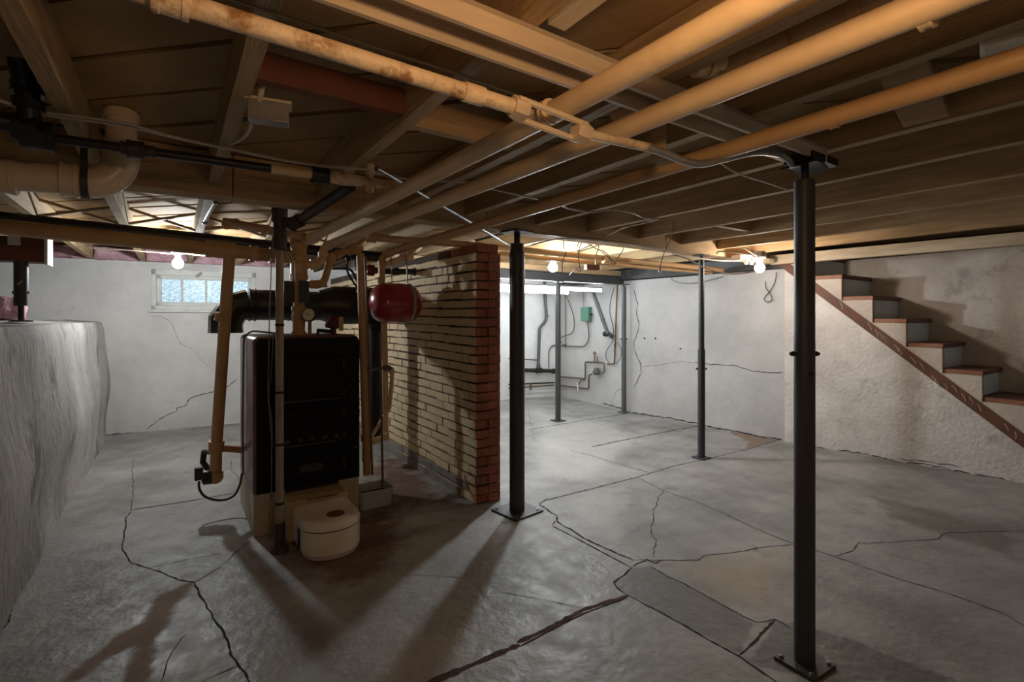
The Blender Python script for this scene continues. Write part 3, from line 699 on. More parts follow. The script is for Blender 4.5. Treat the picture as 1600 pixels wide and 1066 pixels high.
# black drain sensor with cord
t = thing('water_cutoff', PD(320, 740, 3.36), 'black control box with a cord on the return pipe elbow', 'control box')
MB().lathe(be+V((-.02, .0, -.01)), V((-1, .2, 0)), [(0, .048), (.05, .048), (.06, .03)], 18).build('body', 'black', t)
MB().box(PD(310.5, 740, 3.36), (.05, .05, .085)).build('box', 'post', t, bevel=.004)
MB().tube(spline([PD(311, 752, 3.36), PD(312, 765, 3.35), PD(322, 777, 3.35), PD(345, 782, 3.38), PD(365, 775, 3.42), PD(375, 757, 3.44), PD(378, 740, 3.46)]), .008, 8).build('cord', 'post', t)
# ---------------------------------------------------------------- boiler
bx0, bx1, by0, by1 = .405, 1.06, 3.40, 4.12
BT = 1.232
t = thing('boiler', ((bx0+bx1)/2, (by0+by1)/2, 0), 'tall black cast iron boiler with maroon side on a cream base', 'boiler')
# jacket: rounded front edges
def rrect(x0, x1, y0, y1, r, n=5):
    P = []
    for cx, cy, a0 in ((x1-r, y0+r, -90), (x1-r, y1-r, 0), (x0+r, y1-r, 90), (x0+r, y0+r, 180)):
        for k in range(n+1):
            a = math.radians(a0+90*k/n); P.append((cx+r*math.cos(a), cy+r*math.sin(a)))
    return P
def shell(mb, rings, mi=0):
    """rings: list of (outline, z)"""
    b = len(mb.v); n = len(rings[0][0])
    for P, z in rings: mb.v += [V((x, y, z)) for x, y in P]
    for i in range(len(rings)-1):
        for k in range(n):
            k2 = (k+1) % n; mb.f.append([b+i*n+k, b+i*n+k2, b+(i+1)*n+k2, b+(i+1)*n+k]); mb.m.append(mi)
    mb.f.append([b+k for k in range(n)][::-1]); mb.m.append(mi); mb.f.append([b+(len(rings)-1)*n+k for k in range(n)]); mb.m.append(mi)
    return mb
ins = lambda d: rrect(bx0+d, bx1-d, by0+d, by1-d, max(.03-d, .004))
mb = shell(MB(), [(ins(.004), .262), (ins(0), .27), (ins(0), BT-.03), (ins(.008), BT-.012), (ins(.028), BT)])
j = mb.build('jacket', 'maroon', t)
# black front sheet with rounded top, laid over the jacket's front
mb = MB(); fx0, fx1 = bx0+.018, bx1-.004
mb.prism([V((fx0, by0-.008, .262)), V((fx1, by0-.008, .262)), V((fx1, by0-.008, BT-.035)), V((fx1-.02, by0-.008, BT-.012)), V((fx0+.02, by0-.008, BT-.012)), V((fx0, by0-.008, BT-.035))], (0, .012, 0))
fr = mb.build('front_panel', 'blackenamel', t, bevel=.003)
dx0, dx1 = bx0+.13, bx1-.12
for (z0, z1, nm) in ((.80, 1.10, 'fire_door'), (.52, .77, 'fire_door'), (.31, .46, 'ash_door')):
    d = MB().box(((dx0+dx1)/2, by0-.02, (z0+z1)/2), (dx1-dx0, .03, z1-z0)).build(nm, 'blackenamel', t, bevel=.008)
    for k in range(2): MB().lathe(V((dx1+.004, by0-.022, z0+.05+k*(z1-z0-.1)-.02)), Zd, [(0, .011), (.04, .011)], 10).build('hinge', 'black', d)
    if nm == 'fire_door':
        mb = MB(); mb.box(((dx0+dx1)/2, by0-.038, z0+.02), (dx1-dx0-.03, .012, .014)); mb.build('door_rail', 'black', d, bevel=.003)
    if z0 == .52:
        for k in range(5): MB().lathe(V((dx0+.06+k*.075, by0-.036, z0+.05)), (0, -1, 0), [(0, .016), (.006, .016), (.006, .010)], 12).build('air_port', 'black', d)
mb = MB(); mb.box(((dx0+dx1)/2, by0-.037, .385), (.14, .006, .05)); mb.build('name_plate', 'black', t, bevel=.002)
for x, z in ((bx0+.075, .415), (bx1-.03, .47), (bx0+.15, 1.14), (bx1-.12, 1.12)): MB().sphere((x, by0-.009, z), .005, 8).build('screw', 'steel', t)
mb = MB(); mb.box(((bx0+bx1)/2, (by0+by1)/2+.0, .131), (bx1-bx0-.008, by1-by0-.004, .262)); mb.box(((bx0+bx1)/2-.07, by0+.0, .10), (.022, .006, .12), mi=1)
mb.box(((bx0+bx1)/2+.02, by0-.001, .24), (.33, .008, .04), mi=1)
mb.build('base', ['base_cream', 'crack'], t, bevel=.003)
# capillary / copper line on the boiler's maroon side
MB().tube(fillet([PD(432, 521, 3.3), PD(392, 517, 3.33), PD(381, 528, 3.33), PD(379, 660, 3.32), PD(380, 742, 3.32)], .03), .006, 8).build('side_tube', 'oldcopper', t)
# burner
bc = W(503, 850); t = thing('oil_burner', (.78, 3.05, 0), 'cream rounded burner housing on the floor in front of the boiler', 'burner')
cx, hw, yf, yb_, zb, zt = .757, .162, 2.825, 3.19, .02, .215
def dshape(d=0, n=14):
    P = [(cx-hw+d, yb_), (cx-hw+d, yf+hw*.85)]
    for k in range(n+1):
        a = math.pi+math.pi*k/n; P.append((cx+(hw-d)*math.cos(a), yf+hw*.85+(hw*.85-d)*math.sin(a)))
    P += [(cx+hw-d, yf+hw*.85), (cx+hw-d, yb_)]
    return P
MB.shell = shell
mb = shell(MB(), [(dshape(.03), .0), (dshape(.012), .006), (dshape(.004), .03), (dshape(.0), .034), (dshape(.0), .160)]); mb.build('housing', 'burner', t)
mb = shell(MB(), [(dshape(.004), .15), (dshape(.004), .18)]); mb.build('seam', 'crack', t)
mb = shell(MB(), [(dshape(-.002), .167), (dshape(-.002), .19), (dshape(.004), .203), (dshape(.016), .214), (dshape(.03), .218)]); hd = mb.build('hood', 'burner', t)
MB().lathe((cx+.02, yf+.115, .2175), Zd, [(0, .05), (.002, .05)], 28).build('badge', 'badge', hd)
mb = MB(); mb.box((cx-.015, 3.294, .125), (hw*2+.03, .205, .24)); mb.build('rear_cover', 'tancover', t, bevel=.010)
mb = MB(); mb.box((cx, 3.178, .245), (hw*1.1, .02, .006)); mb.build('clip', 'steel', t)
mb = MB(); mb.box((cx-hw-.001, 3.02, .09), (.004, .05, .11)); mb.build('side_slot', 'crack', t)
# basin
c = W(590, 796); t = thing('plastic_basin', (c.x, c.y+.1, 0), 'small grey plastic basin on the floor under the drain valve', 'basin')
def basin_ring(k, z, rr=.03): return (rrect(c.x-.12*k, c.x+.13*k, c.y+.12-.10*k, c.y+.12+.10*k, rr), z)
MB.shell
mb = shell(MB(), [basin_ring(.9, .0), basin_ring(.93, .01), basin_ring(1.0, .118), basin_ring(1.06, .12), basin_ring(1.06, .128), basin_ring(.97, .126), basin_ring(.90, .02)])
mb.build('tub', 'basin', t)
mb = shell(MB(), [basin_ring(.93, .06), basin_ring(.94, .07)]); mb.build('dirty_water', 'mortar', t)
# gauge
gp = PD(483, 492, 3.36); tc = V((-FX, -FY, .1)).normalized()
t = thing('pressure_gauge', gp-V((0, 0, .1)), 'round cream-faced pressure gauge with black rim on the boiler top', 'gauge')
MB().lathe(gp-tc*.02, tc, [(0, .045), (.03, .049), (.034, .047), (.034, .042), (.028, .041)], 28).build('case', 'black', t)
MB().lathe(gp+tc*.008, tc, [(0, .042), (.002, .042)], 28).build('dial', 'gaugeface', t)
s_ = V((RX, RY, 0)); mb = MB(); mb.bar(gp+tc*.0115-s_*.02+V((0, 0, .008)), gp+tc*.0115+s_*.014-V((0, 0, .004)), .004, .0015, up=tuple(tc)); mb.build('needle', 'black', t)
MB().tube([gp-V((0, 0, .04))-tc*.01, V((gp.x-tc.x*.01, gp.y-tc.y*.01, BT-.005))], .012, 10).build('stem', 'conduit', t)
# relief valve and its tag
rp = PD(521, 500, 3.62)
t = thing('relief_valve', V((rp.x, rp.y, BT)), 'dark red relief valve on the boiler top beside the gauge', 'valve')
MB().lathe(V((rp.x, rp.y, BT-.01)), Zd, [(0, .02), (.05, .02), (.06, .055), (.075, .06), (.10, .052), (.13, .03), (.135, .02)], 20).build('body', 'redvalve', t)
MB().tube([V((rp.x-.01, rp.y, BT+.02)), V((rp.x-.12, rp.y-.05, BT+.03)), V((rp.x-.12, rp.y-.05, BT-.01))], .014, 10).build('outlet', 'black', t)
c = PD(533, 506, 3.5); MB().box(c, (.03, .004, .10), Matrix.Rotation(-.5, 3, 'Z')).build('tag', 'tagyellow', t)
# flue
YF = 4.42
fl = thing('flue_pipe', (.35, YF, 1.45), 'black metal flue pipe with downturned segmented elbow behind the boiler', 'flue')
fp = [(.34, YF, 1.235), (.34, YF, 1.33), (.40, YF, 1.43), (.50, YF, 1.455)]
fr_ = .122
mb = MB().tube([V(p) for p in fp], fr_, 12); mb.build('elbow', 'flue', fl, sharp=25)
mb = MB().tube([(.50, YF, 1.455), (1.10, YF, 1.452)], fr_, 28); ring(mb, (.52, YF, 1.455), Xd, fr_*1.03, .05); ring(mb, (.80, YF, 1.455), Xd, fr_*1.03, .03); mb.build('duct', 'flue', fl)
mb = MB().lathe((1.02, YF, 1.46), Xd, [(0, .125), (.02, .13), (.10, .155), (.13, .165), (.77, .165)], 28); mb.build('insulated_duct', 'black', fl)
mb = MB().lathe((1.53, YF, .28), Zd, [(0, .02), (0, .085), (1.06, .085)], 24); ring(mb, (1.53, YF, .5), Zd, .09, .05); mb.build('cleanout_leg', 'black', fl)
# ---------------------------------------------------------------- red expansion tank
tc_ = PD(618, 474, 3.95)
t = thing('expansion_tank', tc_, 'glossy red expansion tank hanging in front of the brick wall', 'tank')
Rt, Ht = .158, .205
prof = []
for k in range(9):
    a = math.pi/2*k/8; prof.append((-Ht-.0+.10*(1-math.sin(a)), Rt*(.25+.75*math.sin(a)) if k else .02))
prof = [(-Ht, .01), (-Ht+.004, .05), (-Ht+.016, .09), (-Ht+.036, .12), (-Ht+.062, .142), (-Ht+.09, .154), (-Ht+.12, Rt), (.018, Rt), (.018, Rt+.003), (.026, Rt+.003), (.026, Rt)]
prof += [(Ht-.12, Rt), (Ht-.09, .154), (Ht-.062, .142), (Ht-.036, .12), (Ht-.016, .09), (Ht-.004, .05), (Ht, .01)]
MB().lathe(tc_, Xd, prof, 36).build('shell', 'red', t)
st_ = MB(); st_.lathe(tc_+Xd*.10, Xd, [(-.012, Rt-.01), (-.012, Rt+.003), (.012, Rt+.003), (.012, Rt-.01)], 36); st_.tube([tc_+V((.10, 0, Rt)), tc_+V((.10, .02, Rt+.28))], .006, 6); st_.tube([tc_+V((-.03, 0, Rt)), tc_+V((-.03, .02, Rt+.28))], .004, 6)
st_.build('strap', 'galv', t)
MB().lathe(tc_+V((-.12, 0, Rt-.005)), Zd, [(0, .03), (.03, .03), (.035, .024), (.05, .024)], 16).build('inlet', 'pipe_orange', t)
# piping below and beside the tank
run('drop_pipe', [PD(600, 500, 3.98), PD(601.5, 590, 3.96), PD(602, 684, 3.94), PD(574, 692, 3.75)], .025, 'pipe', 'cream pipe dropping from under the red tank and bending to the boiler return', fil=.06,
    fit=[(PD(601.5, 682, 3.93), Zd, .032, .05, 'elbow'), (PD(602, 577, 3.96), Zd, .031, .04, 'valve_body')])
run('bypass_pipe', [PD(604, 575, 3.92), PD(613, 576, 3.95), PD(612, 600, 3.95), PD(608, 640, 3.96), PD(603, 645, 3.96)], .016, 'pipe', 'short looped bypass pipe beside the drop pipe', fil=.04, fit=[(PD(612, 580, 3.95), Zd, .021, .04, 'elbow')])
run('diagonal_brace_pipe', [PD(576, 690, 3.75), PD(601, 650, 3.9)], .014, 'pipe', 'short slanted cream pipe low beside the boiler')
va = PD(563, 396, 3.66); vb = PD(572, 690, 3.72)
run('boiler_return_pipe', [va, vb, PD(573.5, 742, 3.72)], .029, 'pipe_orange', 'tall cream return pipe standing close beside the boiler front', fit=[(PD(564.5, 455, 3.68), vb-va, .032, .02), (PD(572, 684, 3.72), Zd, .037, .05), (PD(573, 712, 3.72), Zd, .034, .08), (PD(573.5, 735, 3.72), Zd, .028, .06, 'drain_valve')])
MB_ = run('copper_line', fillet([PD(570, 398, 3.6), PD(575, 520, 3.6), PD(578, 640, 3.6), PD(582, 742, 3.6)], .05), .0075, 'copper', 'thin copper line running down beside the return pipe')
run('copper_line', [PD(594, 520, 3.72), PD(596, 640, 3.68), PD(598, 760, 3.64)], .0085, 'copper', 'thin copper discharge line ending in the grey basin')
run('copper_cross_line', [PD(576, 578, 3.62), PD(594, 575, 3.85), PD(612, 576, 3.9)], .011, 'oldcopper', 'short horizontal copper line with a valve below the red tank', fit=[(PD(603, 575, 3.88), Xd, .022, .05, 'valve')])
# branch from riser to right
run('branch_pipe', [PD(481, 444, 3.5), PD(500, 445.5, 3.55), PD(507, 438, 3.58), PD(516, 406, 3.62), PD(524, 399, 3.66), PD(556, 387, 3.80), PD(572, 374, 3.86)], .026, 'pipe_orange', 'zigzag cream branch pipe from the boiler riser up to the overhead elbow', fil=.05,
    fit=[(PD(490, 444.5, 3.53), Xd, .03, .05), (PD(503, 443.5, 3.56), Zd, .036, .05, 'elbow'), (PD(518, 403, 3.63), V((.3, 0, 1)), .034, .05, 'elbow'), (PD(526, 398.5, 3.67), V((.5, .3, .2)), .032, .05, 'union'), (PD(553, 388.5, 3.79), V((.5, .3, .2)), .040, .12, 'elbow')])
hp = [PY(574, 371, 3.44), PY(745, 384, 3.44), V((5.2, 3.34, 1.90))]
run('cross_pipe', [PY(574, 371, 3.44), PY(745, 383.5, 3.44), V((5.25, 3.36, 1.905))], .026, 'pipe_orange', 'tan pipe crossing from the boiler to the far wall just past the girder', fit=[(PY(580, 371.5, 3.44), Xd, .033, .06, 'elbow'), (V((3.4, 3.39, 1.90)), Xd, .03, .06)])
run('cross_pipe', [V((2.1, 3.56, 1.895)), V((5.25, 3.50, 1.885))], .022, 'pipe_orange', 'second thinner tan pipe lying parallel just behind the cross pipe')
# small circulator group above tank
t = thing('circulator_pump', PD(580, 421, 3.9), 'small dark red circulator between the pipes above the tank', 'pump')
MB().lathe(PD(572, 422, 3.9), V((1, .1, 0)), [(0, .03), (.02, .045), (.06, .045), (.07, .025), (.09, .025)], 18).build('body', 'redvalve', t)
MB().sphere(PD(570, 405, 3.85), .02, 10).build('valve', 'pipe_orange', t)
run('supply_pipe', [PD(603, 413, 4.0), PD(625, 405, 4.05), PD(642, 397, 4.1), PD(656, 385, 4.15)], .022, 'pipe', 'short pale supply pipe with a fat elbow above the red tank', fil=.05, fit=[(PD(635, 402, 4.08), V((1, .4, .3)), .034, .1, 'elbow'), (PD(615, 408.5, 4.02), V((1, .4, .3)), .027, .05)])
run('black_pipe', [PD(592, 424, 4.25), PD(655, 425, 4.5)], .026, 'black', 'short black iron pipe above the red tank', fit=[(PD(650, 425, 4.48), Xd, .034, .06, 'elbow'), (PD(618, 424, 4.36), Xd, .031, .05)])
wire('flexible_cable', [PD(520, 420, 3.9), PD(540, 420, 3.95), PD(550, 424, 3.95), PD(557, 438, 3.95), PD(562, 450, 3.95)], .009, 'black', 'thick black flexible cable arching above the flue', 'cable', n=8)
wire('flexible_cable', [PD(544, 402, 3.9), PD(542, 418, 3.9), PD(545, 430, 3.95), PD(553, 442, 3.98), PD(558, 449, 4.0)], .008, 'black', 'second black flexible cable dropping from the round black fitting', 'cable', n=8)
tag(MB().sphere(PD(544, 404, 3.9), .024, 12).build('round_fitting', 'black'), 'round black fitting beside the zigzag branch pipe', 'fitting')
run('foil_duct', [PD(489, 422, 3.95), PD(515, 414, 4.0), PD(552, 401, 4.05)], .022, 'steel', 'silvery slanted pipe behind the zigzag branch pipe', fit=[(PD(520, 412.5, 4.01), V((1, .4, .2)), .025, .03)])
# ---------------------------------------------------------------- front conduit and its fittings
ca = V((*W(437, 862).xy, .0)); cz = lambda v: PD(437, v, 2.9).z
t = thing('floor_conduit', ca, 'slim grey-tan conduit standing from floor to ceiling before the boiler', 'conduit')
kx, ky = ca.x, ca.y
MB().lathe((kx, ky, 0), Zd, [(.035, .022), (1.80, .022)], 16).build('pipe', 'conduit', t)
mb = MB(); mb.lathe((kx, ky, 0), Zd, [(.0, .05), (.03, .045), (.04, .030), (.16, .030), (.17, .026)], 16); mb.build('floor_fitting', 'castiron', t)
for z in (.28, .62, .92, 1.31): ring(MB(), (kx, ky, z), Zd, .0245, .014, False).build('clamp', 'crack', t)
MB().lathe((kx, ky, 0), Zd, [(1.74, .026), (1.75, .038), (1.80, .042), (1.84, .034), (1.9, .034), (1.905, .042), (1.99, .044), (2.0, .036), (2.05, .036)], 18).build('cast_fitting', 'castiron', t)
wire('twisted_wire', [PD(424, 395, 2.95), PD(423, 440, 2.93), PD(421, 500, 2.9), PD(420, 560, 2.9), PD(419, 620, 2.9), PD(424, 680, 2.88), PD(424, 780, 2.86)], .0032, 'cablebrown', 'thin twisted cord hanging down in front of the boiler', 'cord')
wire('twisted_wire', [PD(427, 520, 2.93), PD(424, 580, 2.9), PD(420, 620, 2.91), PD(425, 660, 2.88), PD(426, 700, 2.88)], .003, 'cabledark', 'dark loose cord tangled beside the slim conduit', 'cord')
# black sloping pipe from cast fitting to gas line
run('sloping_black_pipe', [V((kx+.02, ky-.01, 1.90)), PD(467, 345, 2.8), PD(548, 291, 2.45)], .028, 'castiron', 'sloping black iron pipe running up from the conduit top', fil=.08, fit=[(PD(462, 348, 2.8), V((.5, -.6, .3)), .036, .07, 'elbow')])
run('stub_pipe', [PD(352, 352, 3.3), PD(365, 349, 3.25), PD(425, 361, 2.98)], .026, 'pipe_orange', 'short tan pipe with a fat end elbow just above the heating main', fit=[(PD(362, 350, 3.26), V((1, -.4, 0)), .036, .09, 'elbow'), (PD(415, 359, 3.02), V((1, -.4, 0)), .03, .04)])
run('stub_pipe', [PD(448, 365, 3.0), PD(478, 372, 3.35)], .022, 'pipe_orange', 'very short tan pipe between the conduit top and the riser')
# ---------------------------------------------------------------- gas line upper left
YGAS = 2.2; zg = 1.955
g = lambda u: PY(u, 497-(497-215-(u-75)*.139), YGAS)
G = [g(75), g(210), g(300), g(425), g(470), g(500), g(520), g(560), g(580)]
t = thing('gas_line', g(75), 'black gas pipe with cream painted middle and a union, hung under the joists', 'pipe')
gd = (G[-1]-G[0]).normalized()
MB().tube([G[0], g(425)], .0165, 14).build('black_pipe', 'black', t)
MB().tube([g(423), g(492)], .0195, 14).build('painted_pipe', 'gaspaint', t)
for u_, r_, w_ in ((212, .03, .05), (200, .022, .04), (232, .021, .04)): ring(MB(), g(u_), gd, r_, w_).build('union', 'castiron', t)
mb = MB(); ring(mb, g(500), gd, .033, .07); mb.build('union', 'black', t)
MB().lathe(g(512), gd, [(0, .024), (.07, .03), (.14, .024), (.15, .017), (.20, .017), (.205, .022), (.235, .022), (.24, .014), (.27, .014)], 16).build('tee', 'rustypipe', t)
c = g(578); MB().lathe(c-V((0, 0, .05)), Zd, [(0, .012), (.015, .018), (.04, .014), (.08, .016), (.10, .022), (.13, .02), (.14, .008)], 14).build('valve', 'rustypipe', t)
# black elbows at left end
e = g(75)
run('black_elbow_pipe', [V((-1.4, 2.0, 1.985)), PY(30, 195, 2.15), PY(46, 200, 2.16)], .03, 'black', 'thick black pipe coming in from the crawlspace side', fit=[(PY(40, 200, 2.16), Xd, .04, .06), (PY(60, 212, 2.18), Xd, .046, .08, 'elbow')])
run('black_stack', [PY(46, 198, 2.16), PY(43, 150, 2.14), PY(30, 90, 2.1)], .03, 'black', 'upright black iron pipe rising between the joists', fit=[(PY(44.5, 165, 2.15), Zd, .04, .03), (PY(43, 140, 2.14), Zd, .04, .03)])
# cream plastic drain
YP = 2.52
pe = PY(190, 272, YP); pl_ = PY(-70, 274, YP)
pe.z = 1.878; pl_.z = 1.868
t = thing('plastic_drain', pe, 'fat cream plastic drain pipe with a big elbow below the joists', 'drain pipe')
pv = V((pe.x+.012, YP, ZS+.01))
MB().tube([pl_, pe-Xd*.13], .056, 28).build('pipe', 'plastic_cream', t)
el = []
for k in range(9):
    a = math.pi/2*k/8; el.append(V((pe.x-.11+.11*math.sin(a), YP, pe.z+.11-.11*math.cos(a))))
MB().tube([pe-Xd*.16]+el+[V((pe.x, YP, pe.z+.13))], .060, 28).build('elbow', 'plastic_cream', t)
MB().tube([V((pe.x, YP, pe.z+.12)), V((pe.x, YP, ZS+.005))], .052, 24).build('riser', 'plastic_cream', t)
ring(MB(), pe-Xd*.155, Xd, .063, .05).build('coupling', 'plastic_cream', t); ring(MB(), PY(6, 274, YP), Xd, .064, .07).build('coupling', 'plastic_cream', t); MB().lathe((pe.x, YP, ZS-.03), Zd, [(0, .05), (0, .060), (.025, .060)], 24).build('collar', 'plastic_cream', t)
sx = PY(134, 272, YP).x
mb = MB(); mb.lathe((sx, YP, pe.z-.003), Xd, [(-.012, .058), (-.012, .0645), (.012, .0645), (.012, .058)], 24); mb.bar((sx, YP-.05, pe.z+.03), (sx, YP-.03, ZS-.01), .022, .002, up=(0, 1, 0)); mb.build('hanger_strap', 'post', t)
# ---------------------------------------------------------------- tie rod with turnbuckle
ZR = 1.83; YR = .945
rp_ = lambda u, v: PY(u, v, YR)
a, b = rp_(250, -5), rp_(806, 168); c, d = rp_(912, 208), rp_(1060, 243)
t = thing('tie_rod', a, 'rusty cream tie rod with a turnbuckle slung under the heating pipes', 'tie rod')
rd = (b-a).normalized()
MB().tube([a-rd*.5, b], [.0185, .0175], 14).build('rod', 'rustypipe', t)
MB().tube([c, rp_(1015, 231)], .0125, 12).build('rod', 'rustypipe', t)
ring(MB(), a+(b-a)*.02, rd, .024, .05).build('coupling', 'rustypipe', t); ring(MB(), a+(b-a)*.83, rd, .021, .05, False).build('coupling', 'rustypipe', t)
mid = (c-b).normalized(); upv = V((0, 0, 1)); sd = mid.cross(upv).normalized()
mb = MB()
for q, s in ((b, 1), (c, -1)):
    mb.lathe(q-mid*.0*s, mid*s, [(-.012, .018), (-.012, .026), (.018, .028), (.03, .022)], 6)
for s in (-1, 1): mb.tube([b+mid*.0+(upv*.8+sd*.6)*.021*s, c+(upv*.8+sd*.6)*.021*s], .0075, 8)
mb.build('turnbuckle', 'channel', t)
MB().tube([b, b+mid*.045], .010, 8).build('threaded_end', 'conduit', t)
MB().tube([c-mid*.02, c], .010, 8).build('threaded_end', 'black', t)
wire('armoured_cable', [PD(1005, 228, 1.40), PD(1040, 240, 1.44), PD(1070, 252, 1.48), PD(1098, 256, 1.52), PD(1130, 249, 1.58), PD(1180, 238, 1.72), PD(1215, 241, 1.85), PD(1232, 250, 1.88), PD(1238, 258, 1.9)], .0118, 'galv', 'grey armoured cable sagging from the tie rod to the nearest post', 'cable', n=10)
# metal junction box under joist
c = PD(420, 178, 1.55)
t = thing('metal_junction_box', c, 'grey metal junction box hanging beside the third joist', 'junction box')
MB().box(c, (.115, .055, .06), Matrix.Rotation(-.2, 3, 'Z')).build('box', 'galv', t, bevel=.003)
MB().box(c+V((0, 0, .033)), (.13, .065, .008), Matrix.Rotation(-.2, 3, 'Z')).build('lid', 'channel', t)
MB().tube(fillet([PD(405, 158, 1.52), PD(411, 130, 1.5), PD(410, 115, 1.5)], .02), .009, 8).build('connector', 'cablewhite', t)
MB().tube(spline([PD(392, 194, 1.56), PD(385, 210, 1.6), PD(372, 220, 1.66), PD(362, 224, 1.7)]), .006, 8).build('cable', 'cablewhite', t)
# ---------------------------------------------------------------- ceiling cables
zc = 2.008
def cz_(uv, z=zc): return [W(u, v, z) for u, v in uv]
wire('ceiling_cable', cz_([(-40, 148), (0, 157), (60, 177), (130, 187), (200, 198), (300, 221), (360, 233), (440, 250), (500, 259), (575, 265)]), .006, 'cablewhite', 'pale cable strung under the joists past the plastic drain riser', 'cable')
wire('ceiling_cable', cz_([(62, 175), (120, 182), (200, 194), (270, 214), (300, 221)]), .0045, 'cablewhite', 'second thin pale cable beside the one past the plastic drain', 'cable')
wire('ceiling_cable', cz_([(330, -10), (480, 38), (620, 85), (700, 110), (740, 125), (860, 165)], 2.012), .004, 'cablebrown', 'thin brown wire strung diagonally across the joists above the tie rod', 'wire')
run('conduit_tube', [W(588, 263, 1.94), W(672, 311, 1.94), W(738, 349, 1.94), W(797, 384, 1.94)], .0105, 'steel', 'thin silvery conduit slanting over the heating pipes toward the thick post')
run('second_conduit_tube', [PD(742, 376, 3.6), PD(788, 365, 3.62)], .009, 'steel', 'short silvery conduit stub beside the thick post top')
wire('ceiling_cable', cz_([(575, 268), (650, 282), (722, 284), (766, 295), (830, 309), (840, 311)]), .005, 'cablewhite', 'pale cable crossing behind the heating pipes', 'cable')
wire('ceiling_cable', cz_([(876, 320), (890, 326), (925, 331), (955, 328), (985, 332), (1005, 340), (1030, 342)], 2.0), .006, 'cablewhite', 'pale wavy cable under the joists beside the third heating pipe', 'cable')
wire('ceiling_cable', cz_([(1030, 342), (1005, 349), (975, 356), (950, 368), (930, 374)], 2.0), .0055, 'cablewhite', 'pale cable doubling back toward the wire tangle', 'cable')
wire('ceiling_cable', [W(1125, 255, 1.99), W(1155, 272, 1.99), W(1190, 283, 1.99), W(1232, 297, 1.99)], .0035, 'cablewhite', 'thin white wire hanging near the top of the nearest post', 'wire')
lit = [PY(855, 366, 2.84), PY(905, 373, 2.84), PY(1000, 384, 2.84), PY(1100, 405, 2.84), PY(1165, 408, 2.80)]
wire('girder_cable', lit, .008, 'cablewhite', 'pale cable stapled along the girder from the thick post to the warm bulb', 'cable')
wire('girder_cable', [PY(830, 383, 2.84), PY(880, 373, 2.84), PY(960, 378, 2.84), PY(1060, 396, 2.84)], .006, 'cablewhite', 'second pale cable looping along the girder', 'cable')
wire('girder_cable', [PD(1050, 398, 4.3), PD(1075, 405, 4.4), PD(1100, 418, 4.5), PD(1120, 425, 4.5), PD(1150, 428, 4.6), PD(1180, 424, 4.6)], .006, 'cablewhite', 'sagging pale cable passing the slim post top', 'cable')
wire('girder_cable', [PD(1120, 397, 4.4), PD(1124, 393, 4.4), PD(1150, 395, 4.5), PD(1175, 399, 4.6)], .006, 'cablewhite', 'short pale cable feeding the warm bulb box', 'cable')
wire('girder_cable', [PD(1160, 386, 4.5), PD(1172, 394, 4.6), PD(1182, 400, 4.65)], .006, 'cablewhite', 'short pale cable dropping from a joist to the warm bulb box', 'cable')
# wire tangle
bxp = PD(925, 418, 4.6)
tag(MB().box(bxp, (.13, .06, .05), Matrix.Rotation(-.3, 3, 'Z')).build('loose_junction_box', 'brownwood', bevel=.004), 'small brown junction box hanging in the wire tangle', 'junction box')
TW = [
 ([(880, 371), (881, 386), (884, 395), (879, 410), (878, 432)], 'wire hanging beside the cool bulb'),
 ([(911, 377), (906, 385), (904, 400), (906, 418), (907, 425)], 'wire looping down to the brown box from the tangle'),
 ([(915, 375), (922, 383), (934, 390), (945, 394), (955, 405), (962, 413)], 'wire slanting through the middle of the tangle'),
 ([(935, 378), (935, 388), (931, 400), (931, 414)], 'wire dropping straight to the brown box end'),
 ([(974, 383), (973, 392), (965, 403), (958, 413), (950, 402), (940, 394)], 'wire hanging in a deep loop at the tangle edge'),
 ([(917, 375), (905, 378), (902, 392), (912, 388), (925, 382)], 'short curled wire at the tangle top'),
 ([(900, 396), (915, 390), (930, 385), (938, 378), (930, 372)], 'wire arching over the tangle'),
 ([(905, 425), (900, 420), (896, 424), (890, 430)], 'stub wire below the brown box'),
]
for k, (uv, lb) in enumerate(TW):
    wire('loose_wire', [PD(u, v, 4.2+.06*k) for u, v in uv], .0042, 'cabledark', 'thin dark '+lb, 'wire', 'tangled wires near the cool bulb', n=5)
t = thing('pull_cord', PD(1052, 345, 3.9), 'hanging cord with a white socket end near the slim post', 'cord')
MB().tube(spline([PD(1053, 346, 3.8), PD(1049, 370, 3.85), PD(1041, 388, 3.9), PD(1036, 400, 3.95), PD(1031, 420, 4.0)]), .004, 6).build('cord', 'cablebrown', t)
MB().lathe(PD(1031, 424, 4.0), Zd, [(-.01, .008), (0, .014), (.02, .012), (.03, .006)], 10).build('end_knob', 'porcelain', t)
wire('wall_wire', [PL(1213, 425, R1, R2, .02), PL(1211, 440, R1, R2, .02), PL(1203, 455, R1, R2, .02), PL(1194, 466, R1, R2, .03), PL(1199, 472, R1, R2, .03), PL(1206, 468, R1, R2, .03), PL(1204, 460, R1, R2, .02), PL(1197, 450, R1, R2, .02), PL(1196, 440, R1, R2, .02)], .005, 'cabledark', 'dark wire hanging in a loop on the plaster wall below the warm bulb', 'wire')
wire('wall_wire', [PL(1045, 430, R1, R2, .05), PL(1055, 440, R1, R2, .06), PL(1075, 443, R1, R2, .06), PL(1100, 440, R1, R2, .05), PL(1130, 432, R1, R2, .04)], .004, 'cabledark', 'dark wire sagging along the top of the plaster wall', 'wire')
